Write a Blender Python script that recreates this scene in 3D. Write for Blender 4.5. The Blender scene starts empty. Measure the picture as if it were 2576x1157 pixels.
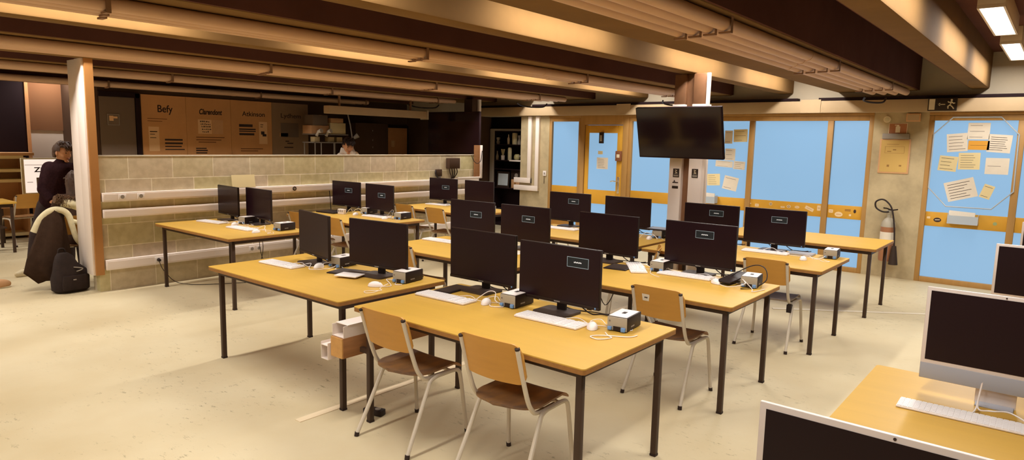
import bpy, bmesh, math, random
from mathutils import Vector, Matrix, Euler, noise
PI = math.pi
random.seed(7)
SC = bpy.context.scene
COL = SC.collection

# ------------------------------------------------------------------ materials
def srgb(c):
    out = []
    for v in c:
        v = v / 255.0
        out.append(v / 12.92 if v <= 0.04045 else ((v + 0.055) / 1.055) ** 2.4)
    return (out[0], out[1], out[2], 1.0)

def pmat(name, col, rough=0.6, metal=0.0, spec=0.3, var=0.0, scale=8.0, bump=0.0, coat=0.0, emit=None, estr=0.0, lin=False, stretch=None, col2=None, detail=6.0):
    m = bpy.data.materials.new(name)
    m.use_nodes = True
    nt = m.node_tree
    b = nt.nodes['Principled BSDF']
    c = tuple(col) + (1.0,) if lin else srgb(col)
    b.inputs['Base Color'].default_value = c
    b.inputs['Roughness'].default_value = rough
    b.inputs['Metallic'].default_value = metal
    b.inputs['Specular IOR Level'].default_value = spec
    b.inputs['Coat Weight'].default_value = coat
    if emit is not None:
        b.inputs['Emission Color'].default_value = srgb(emit)
        b.inputs['Emission Strength'].default_value = estr
    if var > 0 or bump > 0:
        tc = nt.nodes.new('ShaderNodeTexCoord')
        mp = nt.nodes.new('ShaderNodeMapping')
        nt.links.new(tc.outputs['Object'], mp.inputs['Vector'])
        if stretch:
            mp.inputs['Scale'].default_value = stretch
        n = nt.nodes.new('ShaderNodeTexNoise')
        n.inputs['Scale'].default_value = scale
        n.inputs['Detail'].default_value = detail
        n.inputs['Roughness'].default_value = 0.6
        nt.links.new(mp.outputs['Vector'], n.inputs['Vector'])
        if var > 0:
            r = nt.nodes.new('ShaderNodeValToRGB')
            c2 = srgb(col2) if col2 else tuple(min(1, v * (1 + var)) for v in c[:3]) + (1,)
            c1 = tuple(v * (1 - var) for v in c[:3]) + (1,) if not col2 else c
            r.color_ramp.elements[0].position = 0.3
            r.color_ramp.elements[1].position = 0.7
            r.color_ramp.elements[0].color = c1
            r.color_ramp.elements[1].color = c2
            nt.links.new(n.outputs['Fac'], r.inputs['Fac'])
            nt.links.new(r.outputs['Color'], b.inputs['Base Color'])
        if bump > 0:
            bp = nt.nodes.new('ShaderNodeBump')
            bp.inputs['Strength'].default_value = bump
            bp.inputs['Distance'].default_value = 0.01
            nt.links.new(n.outputs['Fac'], bp.inputs['Height'])
            nt.links.new(bp.outputs['Normal'], b.inputs['Normal'])
    return m

def emat(name, col, strength):
    m = bpy.data.materials.new(name)
    m.use_nodes = True
    nt = m.node_tree
    for n in list(nt.nodes):
        nt.nodes.remove(n)
    o = nt.nodes.new('ShaderNodeOutputMaterial')
    e = nt.nodes.new('ShaderNodeEmission')
    e.inputs['Color'].default_value = srgb(col)
    e.inputs['Strength'].default_value = strength
    nt.links.new(e.outputs[0], o.inputs[0])
    return m

def floor_mat():
    m = pmat('floor_concrete', (205, 186, 146), 0.55, spec=0.25)
    nt = m.node_tree; b = nt.nodes['Principled BSDF']
    tc = nt.nodes.new('ShaderNodeTexCoord')
    def noise_n(scale, detail, rough=0.6, st=None):
        n = nt.nodes.new('ShaderNodeTexNoise')
        n.inputs['Scale'].default_value = scale; n.inputs['Detail'].default_value = detail
        n.inputs['Roughness'].default_value = rough
        mp = nt.nodes.new('ShaderNodeMapping')
        if st: mp.inputs['Scale'].default_value = st
        nt.links.new(tc.outputs['Object'], mp.inputs['Vector'])
        nt.links.new(mp.outputs['Vector'], n.inputs['Vector'])
        return n
    def ramp(n, p0, p1, c0, c1):
        r = nt.nodes.new('ShaderNodeValToRGB')
        r.color_ramp.elements[0].position = p0; r.color_ramp.elements[1].position = p1
        r.color_ramp.elements[0].color = c0; r.color_ramp.elements[1].color = c1
        nt.links.new(n.outputs['Fac'], r.inputs['Fac'])
        return r
    n1 = noise_n(0.7, 5)
    r1 = ramp(n1, 0.35, 0.68, srgb((199, 181, 142)), srgb((213, 199, 164)))
    # scuffs: small dark scratches, denser in patches
    n2 = noise_n(16.0, 8, 0.78, (1.5, 0.6, 1))
    r2 = ramp(n2, 0.57, 0.64, (0, 0, 0, 1), (1, 1, 1, 1))
    n3 = noise_n(1.1, 3)
    r3 = ramp(n3, 0.47, 0.60, (0, 0, 0, 1), (1, 1, 1, 1))
    mul = nt.nodes.new('ShaderNodeMath'); mul.operation = 'MULTIPLY'
    nt.links.new(r2.outputs['Color'], mul.inputs[0]); nt.links.new(r3.outputs['Color'], mul.inputs[1])
    mul2 = nt.nodes.new('ShaderNodeMath'); mul2.operation = 'MULTIPLY'; mul2.inputs[1].default_value = 0.8
    nt.links.new(mul.outputs[0], mul2.inputs[0])
    mx = nt.nodes.new('ShaderNodeMix'); mx.data_type = 'RGBA'
    nt.links.new(mul2.outputs[0], mx.inputs['Factor'])
    nt.links.new(r1.outputs['Color'], mx.inputs['A'])
    mx.inputs['B'].default_value = srgb((120, 108, 78))
    nt.links.new(mx.outputs['Result'], b.inputs['Base Color'])
    bp = nt.nodes.new('ShaderNodeBump'); bp.inputs['Strength'].default_value = 0.08; bp.inputs['Distance'].default_value = 0.01
    nt.links.new(n2.outputs['Fac'], bp.inputs['Height']); nt.links.new(bp.outputs['Normal'], b.inputs['Normal'])
    nr = ramp(n1, 0.3, 0.7, (0.42, 0.42, 0.42, 1), (0.62, 0.62, 0.62, 1))
    nt.links.new(nr.outputs['Color'], b.inputs['Roughness'])
    return m

def block_mat():
    m = pmat('concrete_blockwork', (186, 170, 140), 0.9, spec=0.15)
    nt = m.node_tree; b = nt.nodes['Principled BSDF']
    tc = nt.nodes.new('ShaderNodeTexCoord')
    sep = nt.nodes.new('ShaderNodeSeparateXYZ'); cmb = nt.nodes.new('ShaderNodeCombineXYZ')
    nt.links.new(tc.outputs['Object'], sep.inputs[0])
    ad = nt.nodes.new('ShaderNodeMath'); ad.operation = 'ADD'
    nt.links.new(sep.outputs['X'], ad.inputs[0]); nt.links.new(sep.outputs['Y'], ad.inputs[1])
    nt.links.new(ad.outputs[0], cmb.inputs['X']); nt.links.new(sep.outputs['Z'], cmb.inputs['Y'])
    br = nt.nodes.new('ShaderNodeTexBrick')
    br.inputs['Scale'].default_value = 1.0
    br.inputs['Brick Width'].default_value = 0.50
    br.inputs['Row Height'].default_value = 0.25617
    br.inputs['Mortar Size'].default_value = 0.006
    br.inputs['Mortar Smooth'].default_value = 0.3
    br.inputs['Bias'].default_value = 0.0
    br.inputs['Color1'].default_value = srgb((206, 194, 148))
    br.inputs['Color2'].default_value = srgb((208, 190, 166))
    br.inputs['Mortar'].default_value = srgb((240, 228, 200))
    nt.links.new(cmb.outputs[0], br.inputs['Vector'])
    n = nt.nodes.new('ShaderNodeTexNoise'); n.inputs['Scale'].default_value = 14; n.inputs['Detail'].default_value = 8
    nt.links.new(tc.outputs['Object'], n.inputs['Vector'])
    mx = nt.nodes.new('ShaderNodeMix'); mx.data_type = 'RGBA'; mx.blend_type = 'MULTIPLY'
    mx.inputs['Factor'].default_value = 0.25
    nt.links.new(br.outputs['Color'], mx.inputs['A']); nt.links.new(n.outputs['Color'], mx.inputs['B'])
    hs = nt.nodes.new('ShaderNodeMix'); hs.data_type = 'RGBA'; hs.blend_type = 'MULTIPLY'; hs.inputs['Factor'].default_value = 0.35
    nt.links.new(br.outputs['Color'], hs.inputs['A'])
    rr = nt.nodes.new('ShaderNodeValToRGB'); rr.color_ramp.elements[0].position = 0.35; rr.color_ramp.elements[0].color = (0.55, 0.5, 0.42, 1); rr.color_ramp.elements[1].position = 0.65
    nt.links.new(n.outputs['Fac'], rr.inputs['Fac']); nt.links.new(rr.outputs['Color'], hs.inputs['B'])
    nt.links.new(hs.outputs['Result'], b.inputs['Base Color'])
    bp = nt.nodes.new('ShaderNodeBump'); bp.inputs['Strength'].default_value = 0.4; bp.inputs['Distance'].default_value = 0.006
    nt.links.new(br.outputs['Fac'], bp.inputs['Height']); bp.invert = True
    nt.links.new(bp.outputs['Normal'], b.inputs['Normal'])
    return m

def glass_mat():
    # frosted pane with the blue dusk behind it
    m = pmat('dusk_lit_frosted_glass', (60, 80, 100), 0.22, spec=0.4, emit=(140, 180, 213), estr=0.94)
    return m

M = {}
M['floor'] = floor_mat()
M['block'] = block_mat()
M['glass'] = glass_mat()
M['concrete'] = pmat('raw_concrete', (182, 164, 128), 0.9, spec=0.15, var=0.18, scale=3.5, bump=0.15)
M['farplaster'] = pmat('far_pale_wall', (238, 222, 206), 0.85, var=0.03, scale=2)
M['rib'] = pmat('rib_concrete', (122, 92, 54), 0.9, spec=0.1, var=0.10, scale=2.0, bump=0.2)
M['slab'] = pmat('slab_bay_shade', (96, 62, 52), 0.95, spec=0.05, var=0.15, scale=1.5)  # dark tone puts the shade of the unlit bays into the colour
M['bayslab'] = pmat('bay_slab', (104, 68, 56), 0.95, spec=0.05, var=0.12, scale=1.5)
M['pipe'] = pmat('painted_pipe', (204, 166, 134), 0.5, spec=0.3, var=0.04, scale=3)
M['bracket'] = pmat('pipe_bracket', (140, 105, 76), 0.6)
M['header'] = pmat('painted_header', (184, 158, 122), 0.7, var=0.06, scale=2)
M['plaster'] = pmat('pale_plaster', (186, 172, 148), 0.85, var=0.05, scale=2)
M['white'] = pmat('white_painted_steel', (240, 226, 214), 0.5, spec=0.3)
M['whiteplastic'] = pmat('white_plastic', (240, 230, 222), 0.4, spec=0.4)
M['keys'] = pmat('key_caps', (236, 230, 226), 0.5, spec=0.3)
M['keybed'] = pmat('key_bed', (205, 200, 198), 0.5, spec=0.3)
M['wood'] = pmat('table_laminate', (203, 160, 68), 0.45, spec=0.3, var=0.05, scale=2.0, stretch=(6, 0.6, 1))
M['woodedge'] = pmat('table_edge', (150, 104, 52), 0.6, var=0.1, scale=30)
M['chairwood'] = pmat('beech_plywood', (198, 144, 64), 0.4, spec=0.35, var=0.07, scale=3, stretch=(1, 1, 6))
M['seatwood'] = pmat('worn_seat_plywood', (172, 122, 66), 0.42, spec=0.35, var=0.1, scale=4, stretch=(1, 2, 1), col2=(104, 80, 64), detail=3)
M['frame'] = pmat('dark_steel_frame', (66, 48, 36), 0.5, spec=0.3)
M['chairsteel'] = pmat('grey_cream_steel', (208, 196, 176), 0.4, spec=0.4)
M['rubber'] = pmat('dark_rubber', (52, 38, 32), 0.7)
M['black'] = pmat('black_plastic', (40, 28, 24), 0.5, spec=0.3)
M['screen'] = pmat('dark_screen', (30, 12, 20), 0.3, spec=0.25)
M['bezel'] = pmat('monitor_bezel', (40, 26, 20), 0.5, spec=0.3)
M['tabletblack'] = pmat('tablet_black', (64, 52, 46), 0.42, spec=0.4)
M['silver'] = pmat('brushed_silver', (168, 158, 138), 0.45, spec=0.4)
M['grey'] = pmat('grey_plastic', (150, 140, 128), 0.5)
M['blueplug'] = pmat('blue_connector', (110, 150, 200), 0.5)
M['osd'] = pmat('message_box_glow', (20, 24, 28), 0.4, emit=(24, 28, 30), estr=0.6)
M['osdline'] = pmat('message_box_outline', (120, 130, 135), 0.4, emit=(120, 135, 140), estr=0.6)
M['osdtext'] = pmat('message_text', (180, 180, 180), 0.4, emit=(190, 190, 190), estr=0.7)
M['winwood'] = pmat('window_timber', (174, 132, 74), 0.5, spec=0.3, var=0.08, scale=4, stretch=(4, 4, 0.5))
M['railwood'] = pmat('window_rail_timber', (210, 156, 52), 0.5, spec=0.3, var=0.05, scale=4)
M['darkwall'] = pmat('dark_painted_wall', (78, 58, 44), 0.9, spec=0.1, var=0.1, scale=2)
M['darkdoor'] = pmat('dark_grey_door', (120, 102, 86), 0.6)
M['browndoor'] = pmat('brown_door', (216, 156, 104), 0.6, var=0.08, scale=2)
M['orangewall'] = pmat('terracotta_wall', (138, 94, 62), 0.85)
M['nearblack'] = pmat('near_black', (38, 24, 26), 0.7, spec=0.1)
M['poster'] = pmat('kraft_poster', (205, 150, 96), 0.85, var=0.08, scale=2.5)
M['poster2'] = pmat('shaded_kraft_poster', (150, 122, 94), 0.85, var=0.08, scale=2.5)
M['posterlight'] = pmat('poster_card', (232, 188, 138), 0.8)
M['posterink'] = pmat('poster_ink', (48, 30, 22), 0.8)
M['posterline'] = pmat('poster_text_lines', (120, 76, 44), 0.8)
M['paper'] = pmat('white_paper', (226, 214, 194), 0.8, var=0.03, scale=10)
M['paperyellow'] = pmat('cream_paper', (228, 208, 156), 0.8)
M['paperorange'] = pmat('orange_card', (222, 160, 62), 0.8)
M['inkgrey'] = pmat('grey_print', (120, 108, 98), 0.8)
M['inkdark'] = pmat('dark_print', (60, 46, 42), 0.8)
M['clear'] = pmat('clear_plastic', (176, 184, 190), 0.2, spec=0.5)
M['red'] = pmat('extinguisher_paint', (160, 108, 74), 0.4, spec=0.4)
M['lampwhite'] = pmat('lamp_housing', (222, 206, 182), 0.5)
M['diffuser'] = emat('lamp_diffuser', (255, 236, 218), 6.0)
M['cardboard'] = pmat('cardboard', (206, 158, 112), 0.85, var=0.06, scale=6)
M['boxlight'] = pmat('pale_carton', (226, 204, 152), 0.85)
M['skin'] = pmat('skin', (214, 156, 116), 0.55, spec=0.3, var=0.05, scale=12)
M['hair'] = pmat('brown_hair', (74, 52, 36), 0.6, var=0.35, scale=30, stretch=(1, 1, 0.3), bump=0.6)
M['hairblack'] = pmat('black_hair', (48, 36, 32), 0.55, var=0.5, scale=30, bump=0.6)
M['sweater'] = pmat('dark_wool', (48, 28, 30), 0.95, spec=0.05, var=0.25, scale=40, bump=0.3)
M['trousers'] = pmat('dark_trousers', (52, 38, 34), 0.9, var=0.2, scale=30)
M['coat'] = pmat('dark_coat', (62, 46, 36), 0.95, spec=0.05, var=0.2, scale=14, bump=0.2)
M['hoodie'] = pmat('white_hoodie', (240, 226, 206), 0.95, spec=0.05, var=0.04, scale=14, bump=0.2)
M['cream'] = pmat('cream_knit', (214, 202, 164), 0.95, spec=0.05, var=0.1, scale=20, bump=0.3)
M['fur'] = pmat('hood_fur', (96, 70, 48), 1.0, var=0.5, scale=45, bump=1.0)
M['shoe'] = pmat('pale_shoe', (206, 190, 154), 0.7)
M['eye'] = pmat('eye_dark', (40, 26, 22), 0.3)
M['lip'] = pmat('lip', (176, 106, 86), 0.5)
M['bag'] = pmat('black_nylon', (44, 32, 28), 0.8, var=0.2, scale=20)
M['imac'] = pmat('white_aluminium', (224, 212, 204), 0.4, spec=0.4)
M['chin'] = pmat('pale_silver_chin', (168, 170, 178), 0.35, spec=0.4)
M['woodbox'] = pmat('raw_wood_channel', (156, 108, 66), 0.7, var=0.15, scale=5, stretch=(0.6, 6, 6))
M['woodend'] = pmat('plywood_end', (206, 156, 92), 0.7, var=0.1, scale=20)
M['screenlit'] = pmat('lit_screen_white', (230, 220, 212), 0.4, emit=(255, 236, 222), estr=0.85)
M['brass'] = pmat('chrome_handle', (220, 205, 180), 0.25, metal=0.8)
M['signblack'] = pmat('black_sign', (52, 38, 28), 0.6)
M['signwhite'] = pmat('sign_white', (228, 212, 180), 0.6)
M['greylaptop'] = pmat('grey_laptop', (168, 164, 164), 0.35, spec=0.4)

# ------------------------------------------------------------------ mesh builder
class MB:
    def __init__(self):
        self.bm = bmesh.new(); self.i = 0
    def mi(self, i):
        self.i = i; return self
    def _merge(self, t):
        for f in t.faces: f.material_index = self.i
        me = bpy.data.meshes.new('tmp'); t.to_mesh(me); t.free()
        self.bm.from_mesh(me); bpy.data.meshes.remove(me)
    def box(self, c, s, rz=0.0, bev=0.0, rot=None, seg=2):
        t = bmesh.new(); bmesh.ops.create_cube(t, size=1.0)
        bmesh.ops.scale(t, vec=Vector(s), verts=t.verts)
        if bev > 0:
            bmesh.ops.bevel(t, geom=list(t.edges), offset=bev, segments=seg, affect='EDGES', profile=0.5)
        mt = Matrix.Translation(Vector(c)) @ (Euler(rot).to_matrix().to_4x4() if rot else Matrix.Rotation(rz, 4, 'Z'))
        bmesh.ops.transform(t, matrix=mt, verts=t.verts)
        self._merge(t); return self
    def bb(self, x0, x1, y0, y1, z0, z1, bev=0.0):
        return self.box(((x0 + x1) / 2, (y0 + y1) / 2, (z0 + z1) / 2), (abs(x1 - x0), abs(y1 - y0), abs(z1 - z0)), bev=bev)
    def cyl(self, p, q, r, r2=None, seg=16, cap=True):
        p = Vector(p); q = Vector(q); d = q - p
        t = bmesh.new()
        bmesh.ops.create_cone(t, cap_ends=cap, segments=seg, radius1=r, radius2=r if r2 is None else r2, depth=d.length)
        mt = Matrix.Translation((p + q) / 2) @ d.to_track_quat('Z', 'Y').to_matrix().to_4x4()
        bmesh.ops.transform(t, matrix=mt, verts=t.verts)
        self._merge(t); return self
    def tube(self, pts, r, seg=8, closed=False):
        pts = [Vector(p) for p in pts]; n = len(pts)
        t = bmesh.new(); rings = []
        up = None
        for k in range(n):
            if closed: d = pts[(k + 1) % n] - pts[k - 1]
            else: d = pts[min(k + 1, n - 1)] - pts[max(k - 1, 0)]
            d.normalize()
            if up is None:
                a = Vector((0, 0, 1)) if abs(d.z) < 0.9 else Vector((1, 0, 0))
                up = (a - d * a.dot(d)).normalized()
            else:
                up = (up - d * up.dot(d)).normalized()
            s = d.cross(up)
            rr = r[k] if isinstance(r, (list, tuple)) else r
            rings.append([t.verts.new(pts[k] + (up * math.cos(2 * PI * j / seg) + s * math.sin(2 * PI * j / seg)) * rr) for j in range(seg)])
        for k in range(n if closed else n - 1):
            a = rings[k]; b = rings[(k + 1) % n]
            for j in range(seg):
                t.faces.new((a[j], a[(j + 1) % seg], b[(j + 1) % seg], b[j]))
        if not closed:
            t.faces.new(list(reversed(rings[0]))); t.faces.new(rings[-1])
        bmesh.ops.recalc_face_normals(t, faces=t.faces)
        self._merge(t); return self
    def prism(self, poly, z0, z1, mat=None):
        t = bmesh.new()
        a = [t.verts.new((p[0], p[1], z0)) for p in poly]; b = [t.verts.new((p[0], p[1], z1)) for p in poly]
        n = len(poly)
        t.faces.new(list(reversed(a))); t.faces.new(b)
        for k in range(n): t.faces.new((a[k], a[(k + 1) % n], b[(k + 1) % n], b[k]))
        bmesh.ops.recalc_face_normals(t, faces=t.faces)
        if mat: bmesh.ops.transform(t, matrix=mat, verts=t.verts)
        self._merge(t); return self
    def sph(self, c, s, seg=20, ring=14, fn=None, rot=None):
        t = bmesh.new(); bmesh.ops.create_uvsphere(t, u_segments=seg, v_segments=ring, radius=1.0)
        if fn:
            for v in t.verts: v.co = fn(v.co.copy())
        mt = Matrix.Translation(Vector(c)) @ (Euler(rot).to_matrix().to_4x4() if rot else Matrix()) @ Matrix.Diagonal(Vector((s[0], s[1], s[2], 1)))
        bmesh.ops.transform(t, matrix=mt, verts=t.verts)
        self._merge(t); return self
    def lathe(self, prof, c=(0, 0, 0), seg=20):
        t = bmesh.new(); c = Vector(c); rings = []
        for (r, z) in prof:
            rings.append([t.verts.new(c + Vector((max(r, 1e-4) * math.cos(2 * PI * j / seg), max(r, 1e-4) * math.sin(2 * PI * j / seg), z))) for j in range(seg)])
        for a, b in zip(rings, rings[1:]):
            for j in range(seg): t.faces.new((a[j], a[(j + 1) % seg], b[(j + 1) % seg], b[j]))
        t.faces.new(list(reversed(rings[0]))); t.faces.new(rings[-1])
        bmesh.ops.recalc_face_normals(t, faces=t.faces)
        self._merge(t); return self
    def loft(self, secs, closed=True):
        t = bmesh.new()
        rings = [[t.verts.new(Vector(p)) for p in s] for s in secs]
        m = len(rings[0])
        for a, b in zip(rings, rings[1:]):
            for j in range(m if closed else m - 1):
                t.faces.new((a[j], a[(j + 1) % m], b[(j + 1) % m], b[j]))
        if closed:
            t.faces.new(list(reversed(rings[0]))); t.faces.new(rings[-1])
        bmesh.ops.recalc_face_normals(t, faces=t.faces)
        self._merge(t); return self
    def quad(self, ps):
        self._poly(ps); return self
    def _poly(self, ps):
        t = bmesh.new(); t.faces.new([t.verts.new(Vector(p)) for p in ps]); self._merge(t)
    def build(self, name, mats, parent=None, loc=(0, 0, 0), rz=0.0, smooth=True, angle=35):
        me = bpy.data.meshes.new(name)
        self.bm.to_mesh(me); self.bm.free()
        for m in (mats if isinstance(mats, (list, tuple)) else [mats]): me.materials.append(m)
        if smooth:
            for p in me.polygons: p.use_smooth = True
            me.set_sharp_from_angle(angle=math.radians(angle))
        o = bpy.data.objects.new(name, me); COL.objects.link(o)
        o.location = loc; o.rotation_euler = (0, 0, rz)
        if parent: o.parent = parent
        return o

def tag(o, label=None, cat=None, group=None, kind=None):
    if label: o['label'] = label
    if cat: o['category'] = cat
    if group: o['group'] = group
    if kind: o['kind'] = kind
    return o

def empty(name, loc=(0, 0, 0), rz=0.0, label=None, cat=None, group=None, kind=None):
    o = bpy.data.objects.new(name, None); COL.objects.link(o)
    o.empty_display_size = 0.1
    o.location = loc; o.rotation_euler = (0, 0, rz)
    return tag(o, label, cat, group, kind)

def dup(root, loc, rz=0.0, label=None, group=None):
    r = root.copy(); COL.objects.link(r); r.location = loc; r.rotation_euler = (0, 0, rz)
    if label: r['label'] = label
    if group: r['group'] = group
    for ch in list(root.children):
        c = ch.copy(); COL.objects.link(c); c.parent = r
        for g in list(ch.children):
            d = g.copy(); COL.objects.link(d); d.parent = c
    return r

def MX(x, y, z, roll=0.0):   # flat thing on a wall facing -X
    return Matrix(((0, 0, -1, x), (-1, 0, 0, y), (0, 1, 0, z), (0, 0, 0, 1))) @ Matrix.Rotation(roll, 4, 'Z')
def MY(x, y, z, roll=0.0):   # flat thing on a wall facing -Y
    return Matrix(((1, 0, 0, x), (0, 0, -1, y), (0, 1, 0, z), (0, 0, 0, 1))) @ Matrix.Rotation(roll, 4, 'Z')
def MT(x, y, z, rz=0.0):
    return Matrix.Translation((x, y, z)) @ Matrix.Rotation(rz, 4, 'Z')

def text(name, body, size, mat, parent, mtx, shear=0.0, offset=0.0, extrude=0.0008, width=None):
    cu = bpy.data.curves.new(name, 'FONT'); cu.body = body; cu.size = size
    cu.align_x = 'CENTER'; cu.align_y = 'CENTER'; cu.shear = shear; cu.offset = offset; cu.extrude = extrude
    t = bpy.data.objects.new(name, cu); COL.objects.link(t)
    bpy.context.view_layer.update()
    dg = bpy.context.evaluated_depsgraph_get()
    me = bpy.data.meshes.new_from_object(t.evaluated_get(dg))
    bpy.data.objects.remove(t); bpy.data.curves.remove(cu)
    if width:
        xs = [v.co.x for v in me.vertices]
        k = width / (max(xs) - min(xs))
        for v in me.vertices: v.co.x *= k
    me.materials.clear(); me.materials.append(mat)
    o = bpy.data.objects.new(name, me); COL.objects.link(o)
    if parent is not None:
        o.parent = parent
        o.matrix_local = mtx
    else:
        o.matrix_world = mtx
    return o

def catmull(pts, n=6, closed=False):
    P = [Vector(p) for p in pts]; out = []
    m = len(P)
    rng = range(m if closed else m - 1)
    for k in rng:
        if closed: a, b, c, d = P[(k - 1) % m], P[k], P[(k + 1) % m], P[(k + 2) % m]
        else: a, b, c, d = P[max(k - 1, 0)], P[k], P[k + 1], P[min(k + 2, m - 1)]
        for j in range(n):
            t = j / n
            out.append(0.5 * ((2 * b) + (c - a) * t + (2 * a - 5 * b + 4 * c - d) * t * t + (3 * b - a - 3 * c + d) * t ** 3))
    if not closed: out.append(P[-1])
    return out

def rrect(w, h, r, n=5):   # rounded rectangle outline centred on 0
    out = []
    for cx, cy, a0 in ((w / 2 - r, h / 2 - r, 0), (-w / 2 + r, h / 2 - r, 90), (-w / 2 + r, -h / 2 + r, 180), (w / 2 - r, -h / 2 + r, 270)):
        for k in range(n + 1):
            a = math.radians(a0 + 90 * k / n)
            out.append((cx + r * math.cos(a), cy + r * math.sin(a)))
    return out
# ------------------------------------------------------------------ the setting
def struct(name, mb, mats, parent=None, **k):
    o = mb.build(name, mats, parent, **k)
    if parent is None: o['kind'] = 'structure'
    return o
CZ = 2.60          # underside of the concrete ribs
WX = 10.65         # inner face of the window wall
struct('floor', MB().bb(-3.6, 11.6, -3.1, 15.1, -0.1, 0), M['floor'])
RIB_A = [(-0.95, 0.10), (1.67, 2.67), (4.25, 5.22), (6.85, 7.82), (9.25, 10.2), (11.8, 12.7)]
RIB_B = [-1.6, 0.87, 3.30, 5.74, 8.25, 10.75, 13.2]
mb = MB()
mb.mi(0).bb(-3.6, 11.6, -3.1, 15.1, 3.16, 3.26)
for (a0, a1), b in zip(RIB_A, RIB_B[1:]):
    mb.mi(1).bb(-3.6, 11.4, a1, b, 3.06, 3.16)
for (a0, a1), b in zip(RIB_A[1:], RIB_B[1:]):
    mb.mi(0).bb(-3.6, WX, a0 - 0.02, a0 - 0.001, CZ + 0.008, 3.165)  # added lining sheets, their dark tone stands in for shade on the rib faces
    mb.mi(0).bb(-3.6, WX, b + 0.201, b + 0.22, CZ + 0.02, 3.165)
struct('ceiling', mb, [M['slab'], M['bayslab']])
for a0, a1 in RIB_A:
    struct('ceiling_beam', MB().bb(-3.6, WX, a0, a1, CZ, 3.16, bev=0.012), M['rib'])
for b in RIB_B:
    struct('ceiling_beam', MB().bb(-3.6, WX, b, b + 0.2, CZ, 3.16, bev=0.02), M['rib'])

# walls
mb = MB().bb(WX, 11.0, 1.50, 2.17, 0, 2.31).bb(WX, 11.0, 7.86, 8.57, 0, 2.31).bb(WX, 11.0, -3.1, -1.6, 0, 2.31)
struct('wall_right', mb, M['concrete'])
mb = MB().bb(WX, 11.0, -3.1, 12.1, 2.31, 3.16)
mb.mi(1).bb(WX, 11.0, 9.68, 12.0, 0, 2.31).bb(11.35, 11.5, 8.0, 12.0, 0, 3.1)
struct('wall_upper', mb, [M['plaster'], M['darkwall']])
mb = MB().bb(10.5, WX, -3.1, 9.9, 2.31, 2.48, bev=0.004)
for y in (2.86, 6.0, -0.3): mb.bb(10.49, 10.5, y, y + 0.28, 2.31, 2.50)
struct('trim_1', mb, M['header'])
mb = MB()
for a, c in ((-3.1, 2.90), (3.2, 8.2), (8.55, 9.9)): mb.bb(10.515, WX, a, c, 2.487, 2.525)
struct('trim_2', mb, M['nearblack'])
struct('wall_left', MB().bb(2.80, 9.15, 8.34, 8.53, 0, 1.537), M['block'])
struct('trim_3', MB().bb(2.80, 9.15, 8.335, 8.535, 1.537, 1.547), M['plaster'])
mb = MB().bb(4.15, WX, 12.0, 12.15, 0, 3.1).mi(1).bb(4.25, 4.4, 12.15, 14.0, 0, 3.1)
struct('wall_back', mb, [M['darkwall'], M['darkwall']])
mb = MB().bb(-3.6, 4.4, 14.0, 14.15, 0, 1.82).mi(1).bb(-3.6, 4.4, 13.98, 14.15, 1.82, 3.1)
struct('wall_far', mb, [M['farplaster'], M['orangewall']])
d = empty('door_4', (3.27, 13.975, 0), kind='structure')
MB().bb(-0.6, 0.42, -0.03, 0.0, 0.01, 2.9, bev=0.004).build('door_leaf', M['nearblack'], d)
MB().bb(0.42, 0.47, -0.05, 0.0, 0, 2.95).build('door_frame', M['browndoor'], d)
struct('wall_front', MB().bb(-3.7, -3.6, -3.1, 15.05, 0, 3.2), M['plaster'])
struct('wall_side', MB().bb(-3.7, 11.0, -3.2, -3.1, 0, 3.2), M['plaster'])
struct('baseboard_back', MB().bb(4.15, 9.68, 11.985, 12.0, 0, 0.1), M['nearblack'])

# steel column beside the front TV
t = empty('column', (7.2, 3.37, 0), kind='structure')
MB().bb(0, 0.16, -0.20, -0.04, 0, 2.26, bev=0.004).build('flange_cover', M['white'], t)
MB().bb(0, 0.16, 0.05, 0.20, 0, 2.26, bev=0.004).build('flange_cover', M['white'], t)
mb = MB().bb(0.06, 0.15, -0.04, 0.05, 0, 2.6).bb(0.01, 0.15, 0.05, 0.19, 2.26, 2.6, bev=0.01).bb(0.01, 0.15, -0.19, -0.04, 2.26, 2.6, bev=0.01)
mb.build('steel_web', pmat('brown_steel', (132, 92, 62), 0.6, var=0.1), t)
MB().bb(-0.01, 0.03, -0.235, -0.205, 0, 2.6).build('conduit', M['white'], t)
# column at the end of the block wall
t = empty('column', (2.77, 8.34, 0), kind='structure')
mb = MB().bb(-0.03, 0.03, 0.0, 0.20, 0.2, 2.6, bev=0.003).bb(-0.015, 0.03, 0.2, 0.47, 0.2, 2.6, bev=0.003)
mb.build('cover_panel', M['white'], t)
MB().bb(-0.01, 0.075, -0.03, -0.002, 0.2, 2.6).build('edge_strip', pmat('brown_edge', (176, 122, 66), 0.6), t)
# column behind the rear TV
t = empty('column', (9.74, 9.07, 0), kind='structure')
MB().bb(-0.02, 0.14, -0.01, 0.2, 0, 2.6).build('steel_web', M['darkwall'], t)
MB().bb(0.14, 0.2, -0.05, 0.2, 1.45, 2.6).build('flange_cover', M['white'], t)

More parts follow.
